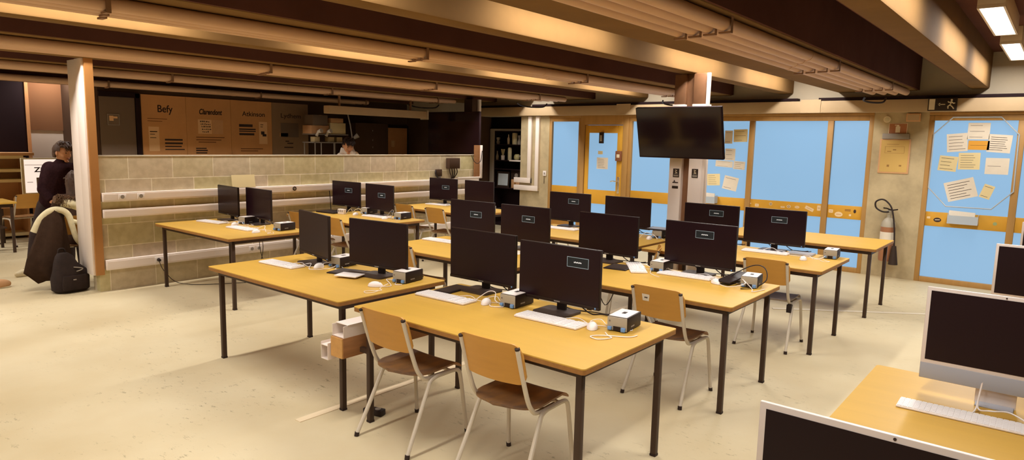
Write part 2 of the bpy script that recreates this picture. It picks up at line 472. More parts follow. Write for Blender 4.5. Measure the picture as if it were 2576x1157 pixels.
# ---- windows
def window(name, y0, y1, mull, railz=(0.775, 0.97), lower=True):
    w = empty(name, (WX, (y0 + y1) / 2, 0), kind='structure')
    yc = (y0 + y1) / 2
    f = MB()
    f.bb(0.0, 0.10, y0 - yc, y0 - yc + 0.06, 0, 2.27, bev=0.004).bb(0.0, 0.10, y1 - yc - 0.06, y1 - yc, 0, 2.27, bev=0.004)
    f.bb(0.0, 0.10, y0 - yc + 0.06, y1 - yc - 0.06, 2.20, 2.27, bev=0.004).bb(0.0, 0.10, y0 - yc + 0.06, y1 - yc - 0.06, 0, 0.07, bev=0.004)
    f.bb(-0.02, 0.10, y0 - yc, y1 - yc, 2.272, 2.312, bev=0.004)
    for m in mull: f.bb(0.0, 0.10, m - yc - 0.04, m - yc + 0.04, 0.07, 2.20, bev=0.004)
    f.build('window_frame', M['winwood'], w)
    edges = [y0 + 0.06] + [v for m in sorted(mull) for v in (m - 0.04, m + 0.04)] + [y1 - 0.06]
    for a, c in zip(edges[::2], edges[1::2]):
        MB().bb(0.035, 0.10, a - yc, c - yc, railz[0], railz[1], bev=0.004).build('mid_rail', M['railwood'], w)
        MB().bb(0.055, 0.075, a - yc, c - yc, railz[1], 2.20).build('pane', M['glass'], w)
        MB().bb(0.055, 0.075, a - yc, c - yc, 0.07, railz[0]).build('pane', M['glass'], w)
    return w
W1 = window('window_1', 7.12, 7.86, [])
W2 = window('window_2', 2.17, 6.10, [2.74, 3.90, 5.0])
W3 = window('window_3', -1.6, 1.50, [0.49, -0.5])
# yellow timber door
d = empty('door_1', (WX, 6.61, 0), kind='structure')
mb = MB()
mb.bb(-0.02, 0.10, 0.42, 0.51, 0, 2.31, bev=0.005).bb(-0.02, 0.10, -0.51, -0.40, 0, 2.31, bev=0.005).bb(-0.02, 0.10, -0.40, 0.42, 2.14, 2.31, bev=0.005)
mb.build('door_frame', M['winwood'], d)
mb = MB()
mb.bb(0.0, 0.05, 0.33, 0.41, 0.02, 2.13, bev=0.004).bb(0.0, 0.05, -0.39, -0.28, 0.02, 2.13, bev=0.004)
mb.bb(0.0, 0.05, -0.28, 0.33, 1.99, 2.13, bev=0.004).bb(0.0, 0.05, -0.28, 0.33, 0.68, 0.94, bev=0.004).bb(0.0, 0.05, -0.28, 0.33, 0.02, 0.2, bev=0.004)
mb.build('door_leaf', M['railwood'], d)
MB().bb(0.02, 0.035, -0.28, 0.33, 0.94, 1.99).build('pane', M['glass'], d)
MB().bb(0.02, 0.035, -0.28, 0.33, 0.2, 0.68).build('pane', M['glass'], d)
mb = MB().cyl((-0.06, -0.33, 1.12), (0, -0.33, 1.12), 0.012).tube([(-0.055, -0.33, 1.12), (-0.06, -0.25, 1.125), (-0.055, -0.20, 1.115)], 0.010).bb(-0.008, 0, -0.36, -0.31, 0.9, 1.2, bev=0.003)
mb.build('door_handle', M['brass'], d)
MB().bb(-0.035, 0, 0.0, 0.09, 1.80, 2.0, bev=0.006).build('door_closer', M['signblack'], d)
MB().bb(-0.045, -0.034, 0.025, 0.065, 1.84, 1.95, bev=0.003).build('closer_cover', M['silver'], d)
# brown door in the dark back wall
d = empty('door_2', (10.2, 12.0, 0), kind='structure')
MB().bb(-0.45, 0.43, -0.03, 0.0, 0.01, 2.05, bev=0.004).build('door_leaf', M['browndoor'], d)
MB().bb(-0.50, -0.45, -0.05, 0.0, 0, 2.1).bb(0.43, 0.449, -0.05, 0.0, 0, 2.1).bb(-0.5, 0.449, -0.05, 0, 2.05, 2.1).build('door_frame', M['nearblack'], d)
MB().bb(-0.05, 0.05, -0.034, -0.03, 1.62, 1.76).build('door_notice', M['posterlight'], d)
# grey door panel by the posters
d = empty('door_3', (4.43, 12.0, 0), kind='structure')
MB().bb(-0.27, 0.26, -0.03, 0.0, 0.01, 2.38, bev=0.004).build('door_leaf', M['darkdoor'], d)
MB().bb(0.265, 0.33, -0.05, 0.0, 0, 2.45).bb(-0.28, 0.33, -0.05, 0.0, 2.38, 2.46).build('door_frame', M['nearblack'], d)

# ---- floor joint and cable strip
struct('trim_4', MB().bb(2.3, 7.0, 3.60, 3.66, 0, 0.004), pmat('floor_joint', (226, 206, 170), 0.6))
struct('trim_5', MB().box((8.1, 1.62, 0.004), (0.05, 1.9, 0.008), rz=0.62), pmat('floor_strip', (226, 214, 190), 0.5))

# ---- ceiling pipes
ORD = ['first', 'second', 'third', 'fourth']
BEAMN = {0: 'overhead beam behind the camera side', 1: 'nearest ceiling beam', 2: 'second ceiling beam back', 3: 'third ceiling beam back', 4: 'fourth ceiling beam back', 5: 'farthest ceiling beam'}
PIPES = {1: (1.74, 4), 2: (4.47, 3), 3: (6.99, 4), 4: (9.42, 3), 5: (11.60, 3)}
PR = 0.042; PZ = CZ - PR - 0.003
for bi in (1, 2, 3, 4, 5):
    y0, n = PIPES[bi]
    for k in range(n):
        y = y0 + 0.116 * k
        xe = (10.25, 10.1, 9.9, 9.6, 9.2)[bi - 1] - 0.08 * k
        p = empty('ceiling_pipe', (xe, y, PZ), label='tan painted pipe hung under the %s, %s from the camera side' % (BEAMN[bi], ORD[k]), cat='pipe', group='pipes under the %s' % BEAMN[bi])
        MB().cyl((-13.6, 0, 0), (0, 0, 0), PR, seg=20).build('tube', M['pipe'], p)
        for xs in (0.3 + 0.22 * k, 5.9 + 0.2 * k): MB().cyl((xs - xe, 0, 0), (xs - xe + 0.07, 0, 0), PR + 0.003, seg=20).build('coupling', M['pipe'], p)
        for xb in (-0.95, 1.6, 4.15, 6.7, 9.1):
            if xb > xe - 0.1: continue
            x = xb - xe + 0.03 * k
            h = MB().bb(x, x + 0.03, -0.05, 0.03, -0.058, -0.047).bb(x, x + 0.03, -0.0505, -0.0475, -0.055, CZ - PZ - 0.001)
            h.build('bracket', M['bracket'], p)
# loose black cable drooping from the pipe ends
for i, (x, y, w, l) in enumerate([(9.75, 2.05, 0.5, 'black cable drooping from pipe ends near the exit sign'), (9.5, 4.75, 0.4, 'black cable hanging under pipes by the front TV column'),
                                 (9.3, 7.3, 0.6, 'black cable looped under pipe ends left of the yellow door'), (8.9, 9.6, 0.6, 'black cable looped under pipe ends above the rear TV')]):
    c = MB().tube(catmull([(x - w * 0.6, y, 2.45), (x - w * .3, y + 0.05, 2.42), (x, y, 2.40), (x + w * 0.4, y - 0.1, 2.41), (x + w * 0.55, y - 0.12, 2.47)], 5), 0.012)
    tag(c.build('hanging_cable', M['black']), l, 'cable')

# ---- lamps in the lit bays
LAMPX = [-0.75, 1.9, 4.55, 7.15, 9.35]
LAMPY = [0.57, 3.00, 5.46, 8.03, 10.48, 13.62]  # last two rows are added, hidden behind ribs, to brighten back room and far wall
ROWN = ['nearest', 'second', 'third', 'fourth', 'fifth', 'added-lamp farthest']
lamp0 = None
def make_lamp():
    t = empty('ceiling_light', (0, 0, 2.89))
    mb = MB().bb(-0.78, 0.78, -0.09, 0.09, 0.02, 0.169, bev=0.004).bb(-0.78, 0.78, -0.09, -0.075, -0.004, 0.02).bb(-0.78, 0.78, 0.075, 0.09, -0.004, 0.02).bb(-0.78, -0.765, -0.075, 0.075, -0.004, 0.02).bb(0.765, 0.78, -0.075, 0.075, -0.004, 0.02)
    mb.build('housing', M['lampwhite'], t)
    MB().bb(-0.765, 0.765, -0.075, 0.075, 0.0, 0.02).build('diffuser', M['diffuser'], t)
    L = bpy.data.lights.new('tube_light', 'AREA'); L.shape = 'RECTANGLE'; L.size = 1.5; L.size_y = 0.14
    L.energy = LAMP_W; L.color = (1.0, 0.965, 0.93)
    lo = bpy.data.objects.new('tube_light', L); COL.objects.link(lo); lo.parent = t; lo.location = (0, 0, -0.006)
    return t
LAMP_W = 41.0
COLN = ['first', 'second', 'third', 'fourth', 'last']
for r, y in enumerate(LAMPY):
    for c, x in enumerate(LAMPX):
        lab = 'white strip light in the %s lit ceiling bay, %s along towards the window wall' % (ROWN[r], COLN[c])
        if r > 3 and c not in (0, 1, 2): continue
        if lamp0 is None:
            lamp0 = make_lamp(); lamp0.location = (x, y, 2.89); tag(lamp0, lab, 'light', 'strip lights in the ceiling bays')
        else:
            dup(lamp0, (x, y, 2.89), 0, lab)

# ---- camera and world
cam = bpy.data.cameras.new('camera'); cam.sensor_width = 36.0; cam.lens = 1686.1 / 2576 * 36.0
cam.clip_start = 0.05; cam.clip_end = 100
co = bpy.data.objects.new('camera', cam); COL.objects.link(co)
yaw, pitch, roll = 0.687906, 0.13125, 0.0213346
fw = Vector((math.cos(yaw) * math.cos(pitch), math.sin(yaw) * math.cos(pitch), -math.sin(pitch)))
rt = Vector((math.sin(yaw), -math.cos(yaw), 0)); up = rt.cross(fw)
r2 = math.cos(roll) * rt + math.sin(roll) * up; u2 = -math.sin(roll) * rt + math.cos(roll) * up
co.matrix_world = Matrix(((r2.x, u2.x, -fw.x, 0), (r2.y, u2.y, -fw.y, 0), (r2.z, u2.z, -fw.z, 1.8), (0, 0, 0, 1)))
SC.camera = co
w = bpy.data.worlds.new('dusk'); SC.world = w; w.use_nodes = True
w.node_tree.nodes['Background'].inputs['Color'].default_value = srgb((120, 160, 205))
w.node_tree.nodes['Background'].inputs['Strength'].default_value = 0.4
SC.view_settings.view_transform = 'Standard'; SC.view_settings.look = 'None'
SC.view_settings.gamma = 1.0; SC.view_settings.use_curve_mapping = False
SC.view_settings.exposure = 0.0
# ------------------------------------------------------------------ tables
TT = 0.76
TL, TD = 1.72, 0.96
def make_table():
    t = empty('table', (0, 0, 0))     # origin: near corner (min x, min y) on the floor
    MB().prism([(x + TD / 2, y + TL / 2) for x, y in rrect(TD, TL, 0.018)], TT - 0.006, TT).mi(1).prism([(x + TD / 2, y + TL / 2) for x, y in rrect(TD, TL, 0.018)], TT - 0.03, TT - 0.006).build('tabletop', [M['wood'], M['woodedge']], t)
    x0, x1, y0, y1 = 0.06, 0.90, 0.05, TL - 0.05
    f = MB().bb(x0, x1, y0, y0 + 0.028, 0.69, 0.729).bb(x0, x1, y1 - 0.028, y1, 0.69, 0.729).bb(x0, x0 + 0.028, y0, y1, 0.69, 0.729).bb(x1 - 0.028, x1, y0, y1, 0.69, 0.729)
    f.build('frame', M['frame'], t)
    for x in (x0, x1 - 0.034):
        for y in (y0, y1 - 0.034):
            g = MB().bb(x, x + 0.034, y, y + 0.034, 0.012, 0.692, bev=0.003).build('leg', M['frame'], t)
            MB().bb(x - 0.001, x + 0.035, y - 0.001, y + 0.035, 0, 0.014).build('foot_cap', M['rubber'], g)
    return t
TABLES = {
 'T1': (2.53, 1.63, 'yellow-topped table nearest the camera, two chairs pushed up to it'),
 'T0': (2.53, 3.50, 'yellow-topped table left of the nearest one, end to end with it'),
 'R1': (4.20, 1.59, 'yellow-topped table behind the nearest table, chair with square sticker before it'),
 'R1b': (4.20, 3.45, 'yellow-topped table behind the front left table, half hidden by monitors'),
 'R2': (6.00, 1.52, 'yellow-topped table on the right with grey laptop, in front of the empty one'),
 'R2b': (6.00, 3.31, 'yellow-topped table before the yellow door and TV column'),
 'R3': (7.78, 1.46, 'empty yellow-topped table nearest the fire extinguisher'),
 'FL1': (3.36, 6.47, 'yellow-topped table nearest the white post, end against the block wall'),
 'FL2': (5.04, 6.40, 'yellow-topped table with white adapter, middle one along the block wall'),
 'FL3': (6.88, 6.38, 'yellow-topped table farthest along the block wall with two chairs before it'),
 'D1': (2.62, -1.10, 'yellow-topped table under the white all-in-one computer at right edge'),
 'D2': (0.85, -1.20, 'yellow-topped table under the white all-in-one computer at the bottom edge'),
 'D3': (4.42, -1.37, 'yellow-topped table under the second white all-in-one computer at right edge'),
 'D4': (6.25, -1.40, 'yellow-topped table under the farthest white all-in-one computer'),
}
tab0 = None
for k, (x, y, l) in TABLES.items():
    if tab0 is None:
        tab0 = make_table(); tab0.location = (x, y, 0); tag(tab0, l, 'table', 'classroom tables')
    else:
        dup(tab0, (x, y, 0), 0, l)

# ------------------------------------------------------------------ chairs
def make_chair(name='chair'):
    t = empty(name, (0, 0, 0))       # faces +X, origin under the seat
    for s in (-1, 1):
        y = 0.185 * s
        MB().tube(catmull([(-0.238, y, 0.795), (-0.190, y, 0.64), (-0.140, y, 0.50), (-0.105, y, 0.445), (-0.07, y, 0.418), (0.0, y, 0.415), (0.10, y, 0.415)], 5), 0.0125, 10).build('back_post', M['chairsteel'], t)
        yo = 0.205 * s
        MB().tube(catmull([(-0.245, 0.228 * s, 0.015), (-0.15, 0.216 * s, 0.20), (-0.07, 0.208 * s, 0.36), (-0.045, yo, 0.40), (0.0, yo, 0.418), (0.06, yo, 0.42)], 5), 0.0125, 10).build('leg', M['chairsteel'], t)
        MB().tube(catmull([(0.05, yo, 0.42), (0.15, yo, 0.42), (0.19, yo, 0.405), (0.205, 0.208 * s, 0.36), (0.225, 0.216 * s, 0.20), (0.245, 0.228 * s, 0.015)], 5), 0.0125, 10).build('leg', M['chairsteel'], t)
        MB().cyl((-0.2475, 0.229 * s, 0.0), (-0.243, 0.2275 * s, 0.025), 0.0145, seg=12).build('foot_cap', M['rubber'], t)
        MB().cyl((0.2475, 0.229 * s, 0.0), (0.243, 0.2275 * s, 0.025), 0.0145, seg=12).build('foot_cap', M['rubber'], t)
        MB().cyl((-0.237, y, 0.792), (-0.240, y, 0.801), 0.0135, seg=12).build('post_cap', M['rubber'], t)
    MB().tube([(0.0, -0.205, 0.42), (0.0, 0.205, 0.42)], 0.010).build('cross_bar', M['chairsteel'], t)
    MB().tube([(0.13, -0.205, 0.42), (0.13, 0.205, 0.42)], 0.010).build('cross_bar', M['chairsteel'], t)
    # seat: rounded rear, straight rolled front edge
    N = 22; secs = []
    for k in range(N + 1):
        u = k / N; x = -0.19 + 0.41 * u
        w = 0.205 * (1 - max(0, (0.42 - u) / 0.42) ** 2.6) ** 0.5 if u < 0.42 else 0.205 - 0.012 * (u - 0.42)
        w = max(w, 0.012)
        z = 0.442 + 0.010 * u - 0.030 * max(0, (u - 0.86) / 0.14) ** 2 + 0.012 * max(0, (0.3 - u) / 0.3) ** 2
        top = []; bot = []
        for j in range(9):
            v = -1 + j / 4; zz = z + 0.006 * v * v
            top.append((x, v * w, zz + 0.005)); bot.append((x, v * w, zz - 0.006))
        secs.append(top + bot[::-1])
    MB().loft(secs).build('seat', M['seatwood'], t, angle=50)
    # backrest: curved ply panel with rounded corners
    secs = []; N = 24; hw = 0.205; r = 0.05
    for k in range(N + 1):
        v = -1 + 2 * k / N; y = v * hw; d = hw - abs(y)
        cut = r - math.sqrt(max(0, r * r - (r - d) ** 2)) if d < r else 0
        zt = 0.815 - cut + 0.008 * (1 - v * v); zb = 0.595 + cut - 0.004 * (1 - v * v)
        bow = -0.030 * (1 - v * v)
        rg = []
        for sgn in (1, -1):
            for j in range(5):
                q = j / 4 if sgn > 0 else 1 - j / 4
                z = zb + (zt - zb) * q
                x = -0.226 - (z - 0.8) * 0.28 + bow + 0.0045 * sgn
                rg.append((x, y, z))
        secs.append(rg)
    MB().loft(secs).build('backrest', M['chairwood'], t, angle=50)
    return t
ch0 = make_chair()
CH = [
 (2.665, 2.95, 0.00, 'wooden chair with worn seat at the nearest table, left of the pair'),
 (2.70, 2.17, 0.03, 'wooden chair with brown worn seat at the nearest table, right of the pair'),
 (4.40, 2.11, -0.02, 'wooden chair with square sticker on its backrest'),
 (6.18, 1.98, 0.02, 'wooden chair with grey seat before the table with the grey laptop'),
 (4.40, 4.83, 0.02, 'wooden chair before the half-hidden table, behind the front left monitors'),
 (5.20, 6.98, 0.0, 'wooden chair before the middle table along the block wall, right of its pair'),
 (5.20, 7.75, 0.0, 'wooden chair before the middle table along the block wall, left of its pair'),
 (7.02, 7.73, 0.05, 'wooden chair before the farthest wall table, left of its pair'),
 (7.02, 7.05, 0.0, 'wooden chair before the farthest wall table, right of its pair'),
 (7.95, 5.75, 1.2, 'wooden chair standing right of the farthest wall table, mostly hidden by monitors'),
 (5.77, 3.19, 2.03, 'wooden chair turned sideways, its backrest seen edge-on behind a monitor'),
]
for i, (x, y, r, l) in enumerate(CH):
    if i == 0:
        o = ch0; o.location = (x, y, 0); o.rotation_euler.z = r; tag(o, l, 'chair', 'wooden school chairs')
    else:
        o = dup(ch0, (x, y, 0), r, l)
    if i == 2:
        s = MB().box((-0.2395, 0.075, 0.735), (0.002, 0.058, 0.052), rot=(0, -0.29, 0)).build('sticker', M['paper'], o)
        s2 = MB().prism([(-0.016, 0.008), (-0.008, 0.004), (0, 0.007), (0.008, 0.004), (0.016, 0.008), (0.010, -0.008), (0, -0.003), (-0.008, -0.008)], 0, 0.0015, MX(-0.2405, 0.075, 0.737)).build('sticker_print', M['inkdark'], s)
    if i == 3:
        for c in o.children:
            if c.name.startswith('seat'):
                c.data = c.data.copy(); c.data.materials[0] = pmat('grey_worn_seat', (128, 112, 100), 0.45, var=0.1)
        MB().box((-0.085, -0.19, 0.375), (0.045, 0.04, 0.07)).build('seat_block', M['black'], o)

# ------------------------------------------------------------------ monitors
def make_monitor():
    t = empty('monitor', (0, 0, 0))    # faces -X, origin on the table under the panel
    h = MB().bb(0.0, 0.022, -0.303, 0.303, 0.062, 0.422, bev=0.004)
    h.box((0.030, 0, 0.25), (0.03, 0.34, 0.22), bev=0.012)
    h.build('housing', M['bezel'], t)
    MB().bb(-0.002, 0.002, -0.298, 0.298, 0.084, 0.417).build('screen', M['screen'], t)
    MB().bb(-0.003, 0.0005, -0.302, 0.302, 0.063, 0.082, bev=0.001).build('lower_bezel', M['bezel'], t)
    MB().bb(-0.0042, -0.002, -0.022, 0.022, 0.069, 0.075).build('logo', M['grey'], t)
    MB().bb(-0.0042, -0.002, -0.282, -0.272, 0.068, 0.078).build('power_light', M['blueplug'], t)
    MB().box((0.052, 0, 0.15), (0.028, 0.062, 0.28), bev=0.006).build('neck', M['black'], t)
    MB().prism([(x + 0.0, y) for x, y in rrect(0.20, 0.25, 0.03)], 0.0, 0.012).build('base', M['tabletblack'], t)
    c = MB().tube(catmull([(0.05, -0.08, 0.15), (0.09, -0.10, 0.06), (0.10, -0.18, 0.008), (0.13, -0.24, 0.008), (0.14, -0.30, 0.008), (0.16, -0.33, 0.012)], 6), 0.004)
    c.build('cable', M['black'], t)
    c = MB().tube(catmull([(0.05, 0.06, 0.15), (0.10, 0.07, 0.05), (0.12, -0.02, 0.006), (0.15, -0.18, 0.006), (0.16, -0.26, 0.006), (0.17, -0.30, 0.012)], 6), 0.0035)
    c.build('cable', M['black'], t)
    return t
def message(o, u, v, w=0.155, h=0.062):
    sc = [c for c in o.children if c.name.startswith('screen')][0]
    y = 0.298 - 0.596 * u; z = 0.417 - 0.333 * v
    b = MB().bb(-0.0026, -0.0018, y - w / 2, y + w / 2, z - h / 2, z + h / 2)
    e = 0.003
    b.mi(1).bb(-0.0030, -0.0018, y - w / 2, y + w / 2, z - h / 2, z - h / 2 + e).bb(-0.0030, -0.0018, y - w / 2, y + w / 2, z + h / 2 - e, z + h / 2)
    b.bb(-0.0030, -0.0018, y - w / 2, y - w / 2 + e, z - h / 2, z + h / 2).bb(-0.0030, -0.0018, y + w / 2 - e, y + w / 2, z - h / 2, z + h / 2)
    xx = y + 0.028
    b.mi(2)
    for k in range(7):
        b.bb(-0.0032, -0.0018, xx - 0.0066, xx - 0.0008, z - 0.004 + 0.001 * (k % 2), z + 0.003 + 0.002 * ((k * 3) % 2)); xx -= 0.008
    b.build('message_box', [M['osd'], M['osdline'], M['osdtext']], sc)
# x, y, yaw, message(u, v) or None, where
MON = {
 's1': (3.30, 2.34, 0.00, (0.74, 0.26), 'right seat of nearest table'),
 's2': (3.41, 3.07, 0.00, None, 'left seat of nearest table'),
 's3': (3.20, 4.76, -0.20, None, 'left seat of front left table'),
 's4': (3.24, 3.99, 0.10, None, 'right seat of front left table'),
 's5': (5.08, 3.08, 0.00, None, 'left seat of second table back'),
 's6': (5.10, 2.23, 0.00, (0.57, 0.26), 'right seat of second table back'),
 's7': (6.84, 2.88, 0.00, (0.60, 0.26), 'left seat of grey laptop table'),
 's8': (6.86, 2.22, 0.02, (0.58, 0.30), 'right seat of grey laptop table'),
 's9': (6.90, 4.75, 0.02, (0.60, 0.30), 'left seat before the yellow door'),
 's10': (6.90, 3.93, 0.0, None, 'right seat before the yellow door'),
 's11': (5.08, 4.72, 0.02, (0.60, 0.40), 'left seat of half-hidden middle table'),
 's12': (5.08, 4.02, 0.0, (0.58, 0.36), 'right seat of half-hidden middle table'),
 's13': (4.14, 7.96, -0.10, None, 'left seat of wall table nearest white post'),
 's14': (4.20, 7.36, -0.05, None, 'right seat of wall table nearest white post'),
 's15': (5.90, 7.95, 0.05, (0.60, 0.36), 'left seat of middle wall table'),
 's16': (5.88, 7.19, -0.03, (0.60, 0.42), 'right seat of middle wall table'),
 's17': (7.72, 7.82, 0.05, (0.60, 0.42), 'left seat of farthest wall table'),
 's18': (7.72, 7.03, 0.0, None, 'right seat of farthest wall table'),
}
mon0 = None
for k, (x, y, r, msg, wh) in MON.items():
    l = ('black monitor showing a message box at ' if msg else 'black monitor with blank screen at ') + wh
    if mon0 is None:
        mon0 = make_monitor(); proto = mon0
        o = dup(mon0, (x, y, TT), r, l)
        tag(o, l, 'monitor', 'desktop monitors on the tables')
    else:
        o = dup(mon0, (x, y, TT), r, l, 'desktop monitors on the tables')
        o['category'] = 'monitor'
    MON[k] = (x, y, r, msg, wh, o)
for k, v in MON.items():
    if v[3]: message(v[5], *v[3])
for c in list(proto.children): bpy.data.objects.remove(c)
bpy.data.objects.remove(proto)

# ------------------------------------------------------------------ keyboards, mice, mini computers
def make_keyboard():
    t = empty('keyboard', (0, 0, 0))        # long side along Y, front edge towards -X
    MB().box((0, 0, 0.0075), (0.135, 0.44, 0.013), bev=0.004).build('base', M['whiteplastic'], t)
    kb = MB().box((0, 0, 0.0137), (0.122, 0.428, 0.0012))
    for r in range(6):
        n = 21
        for c in range(n):
            if r == 5 and 4 <= c <= 8: continue
            x = 0.052 - r * 0.0205; y = 0.205 - c * 0.0205
            if c in (14, 17): continue
            kb.box((x, y, 0.0155), (0.017, 0.0172, 0.005))
    kb.box((0.052 - 5 * 0.0205, 0.205 - 6 * 0.0205, 0.0155), (0.017, 0.098, 0.005))
    kb.build('keys', M['keys'], t)
    MB().tube(catmull([(0.066, -0.05, 0.008), (0.085, -0.06, 0.012), (0.105, -0.13, 0.02), (0.09, -0.21, 0.006), (0.11, -0.30, 0.004), (0.14, -0.36, 0.004)], 6), 0.0022).build('cable', M['whiteplastic'], t)
    return t
def make_mouse():
    t = empty('mouse', (0, 0, 0))           # nose towards +X
    def f(v):
        v.z = max(v.z, 0.0); v.x *= 1 - 0.12 * v.y * v.y
        return v
    MB().sph((0, 0, 0.002), (0.056, 0.032, 0.036), fn=f).build('shell', M['whiteplastic'], t)
    MB().box((0.028, 0, 0.030), (0.014, 0.005, 0.010), bev=0.002).build('wheel', M['grey'], t)
    pts = catmull([(0.056, 0, 0.006), (0.085, 0.015, 0.02), (0.10, -0.04, 0.03), (0.06, -0.08, 0.01), (0.085, -0.13, 0.004), (0.02, -0.15, 0.004), (-0.02, -0.18, 0.004), (0.01, -0.225, 0.004), (0.05, -0.20, 0.004), (0.075, -0.165, 0.01)], 6)
    MB().tube(pts, 0.0022).build('cable', M['whiteplastic'], t)
    return t
def make_pc():
    t = empty('mini_computer', (0, 0, 0))   # silver front towards -X
    MB().bb(-0.10, 0.10, -0.06, 0.06, 0.004, 0.084, bev=0.004).build('body', M['black'], t)
    MB().bb(-0.104, -0.10, -0.059, 0.059, 0.006, 0.082, bev=0.0015).build('front_panel', M['silver'], t)
    top = MB().bb(-0.096, 0.085, -0.054, 0.054, 0.0835, 0.087, bev=0.001).build('top_plate', M['whiteplastic'], t)
    MB().bb(-0.02, 0.02, -0.011, 0.011, 0.0868, 0.0885).build('top_badge', M['black'], top)
    MB().bb(-0.1055, -0.103, -0.022, 0.022, 0.006, 0.030).build('port', M['black'], t)
    MB().bb(-0.118, -0.103, 0.030, 0.052, 0.008, 0.026, bev=0.002).build('plug', M['blueplug'], t)
    MB().bb(-0.118, -0.103, -0.052, -0.028, 0.006, 0.028, bev=0.002).build('plug', M['blueplug'], t)
    MB().cyl((-0.106, 0.045, 0.058), (-0.103, 0.045, 0.058), 0.005, seg=10).build('button', M['inkgrey'], t)
    lb = MB()
    for i in range(4): lb.bb(-0.045 + i * 0.012, -0.036 + i * 0.012, -0.0612, -0.0595, 0.022, 0.030)
    lb.build('side_label', M['grey'], t)
    return t
KB = [(3.11, 2.25, 0.02, 's1'), (3.08, 3.09, 0.03, 's2'), (2.97, 4.87, 0.06, 's3'), (3.10, 4.10, 0.05, None), (4.97, 2.72, -0.95, 's5'), (4.96, 2.27, 0.06, 's6'),
      (6.68, 2.23, 0.05, 's8'), (6.62, 4.66, 0.05, 's9'), (4.84, 4.92, 0.05, 's11'), (3.88, 7.85, 0.15, 's13'), (3.84, 7.09, 0.05, 's14'), (5.72, 7.05, 0.05, 's16'), (7.55, 7.76, 0.1, 's17')]
kb0 = make_keyboard(); first = True
for x, y, r, s in KB:
    if s is None: continue
    l = 'white keyboard lying at the ' + MON[s][4]
    if first: o = kb0; o.location = (x, y, TT); o.rotation_euler.z = r; tag(o, l, 'keyboard', 'white keyboards on the tables'); first = False
    else: o = dup(kb0, (x, y, TT), r, l)
MO = [(3.15, 1.985, 0.5, 's1'), (3.16, 2.80, 0.4, 's2'), (3.12, 4.57, 0.3, 's3'), (2.99, 3.70, -1.0, 's4'), (4.96, 2.66, 0.6, 's5'), (4.87, 1.98, 0.8, 's6'), (6.51, 1.82, 0.2, 's8'), (6.64, 3.49, 0.3, 's10'),
      (3.94, 7.44, 0.6, 's13'), (3.80, 6.72, 0.3, 's14'), (5.66, 7.42, 0.4, 's15'), (5.66, 6.81, 0.3, 's16')]
mo0 = make_mouse(); first = True
for x, y, r, s in MO:
    l = 'white mouse lying at the ' + MON[s][4]
    if first: o = mo0; o.location = (x, y, TT); o.rotation_euler.z = r; tag(o, l, 'mouse', 'white mice on the tables'); first = False
    else: o = dup(mo0, (x, y, TT), r, l)
PC = [(3.29, 1.86, 0.12, 's1'), (3.28, 2.64, 0.05, 's2'), (3.31, 4.50, 0.15, 's3'), (3.28, 3.68, 0.15, 's4'), (5.06, 2.53, 0.05, 's5'), (4.99, 1.75, 0.15, 's6'), (6.86, 1.66, 0.1, 's8'), (7.0, 3.50, 0.0, 's10'),
      (4.16, 7.50, 0.1, 's13'), (4.15, 6.72, 0.1, 's14'), (5.93, 7.46, 0.1, 's15'), (5.86, 6.68, 0.1, 's16')]
PC[7] = (6.86, 3.46, 0.0, 's10')
pc0 = make_pc(); first = True
for x, y, r, s in PC:
    l = 'small silver and black computer box at ' + MON[s][4]
    if first: o = pc0; o.location = (x, y, TT); o.rotation_euler.z = r; tag(o, l, 'computer', 'mini computers on the tables'); first = False
    else: o = dup(pc0, (x, y, TT), r, l)

# black graphics tablets, papers and a laptop on the tables
def slab(name, lab, cat, x, y, z, sx, sy, sz, rz, mat, tilt=0.0, face=None):
    t = empty(name, (x, y, z), rz, lab, cat)
    MB().box((0, 0, sz / 2), (sx, sy, sz), bev=min(0.004, sz * 0.4), rot=(0, tilt, 0)).build('body', mat, t)
    if face:
        MB().box((0, 0, sz + 0.0008), (sx * 0.86, sy * 0.86, 0.0016)).build('surface', face, t)
    return t
slab('graphics_tablet', 'flat dark graphics tablet behind the keyboard on the nearest table', 'tablet', 3.30, 3.24, TT, 0.26, 0.14, 0.010, 0.1, M['black'], face=M['tabletblack'])
slab('graphics_tablet', 'flat dark graphics tablet between the two seats of the front left table', 'tablet', 3.16, 4.235, TT, 0.20, 0.27, 0.010, 0.3, M['black'], face=M['tabletblack'])
slab('graphics_tablet', 'dark graphics tablet propped at an angle by the right corner of second table', 'tablet', 5.02, 1.90, TT + 0.032, 0.36, 0.12, 0.012, -0.1, M['black'], tilt=-0.08)
slab('graphics_tablet', 'flat dark graphics tablet under the keyboard of the second table, left seat', 'tablet', 4.90, 2.84, TT, 0.24, 0.20, 0.010, 0.15, M['black'], face=M['tabletblack'])
slab('graphics_tablet', 'flat dark graphics tablet left of the keyboard before the yellow door', 'tablet', 6.66, 4.95, TT, 0.20, 0.12, 0.012, 0.1, M['black'], face=M['tabletblack'])
slab('graphics_tablet', 'dark flat tablet resting on top of a computer box near the TV column', 'tablet', 6.88, 3.47, TT + 0.0886, 0.24, 0.30, 0.014, 0.1, M['black'], face=M['greylaptop'])
slab('laptop', 'closed grey laptop on the table behind the chair with grey seat', 'laptop', 6.83, 1.93, TT, 0.16, 0.23, 0.018, 0.05, M['greylaptop'])
slab('laptop', 'closed black laptop on the middle wall table, beside a white adapter', 'laptop', 5.62, 7.90, TT, 0.26, 0.36, 0.02, 0.1, M['black'])
slab('notebook', 'small white pad on the edge of a monitor base, front left table', 'notebook', 3.06, 4.09, TT + 0.0125, 0.13, 0.19, 0.010, 0.35, M['whiteplastic'])
t = empty('power_adapter', (5.60, 7.64, TT), 0.1, 'white power adapter block on the middle wall table', 'adapter')
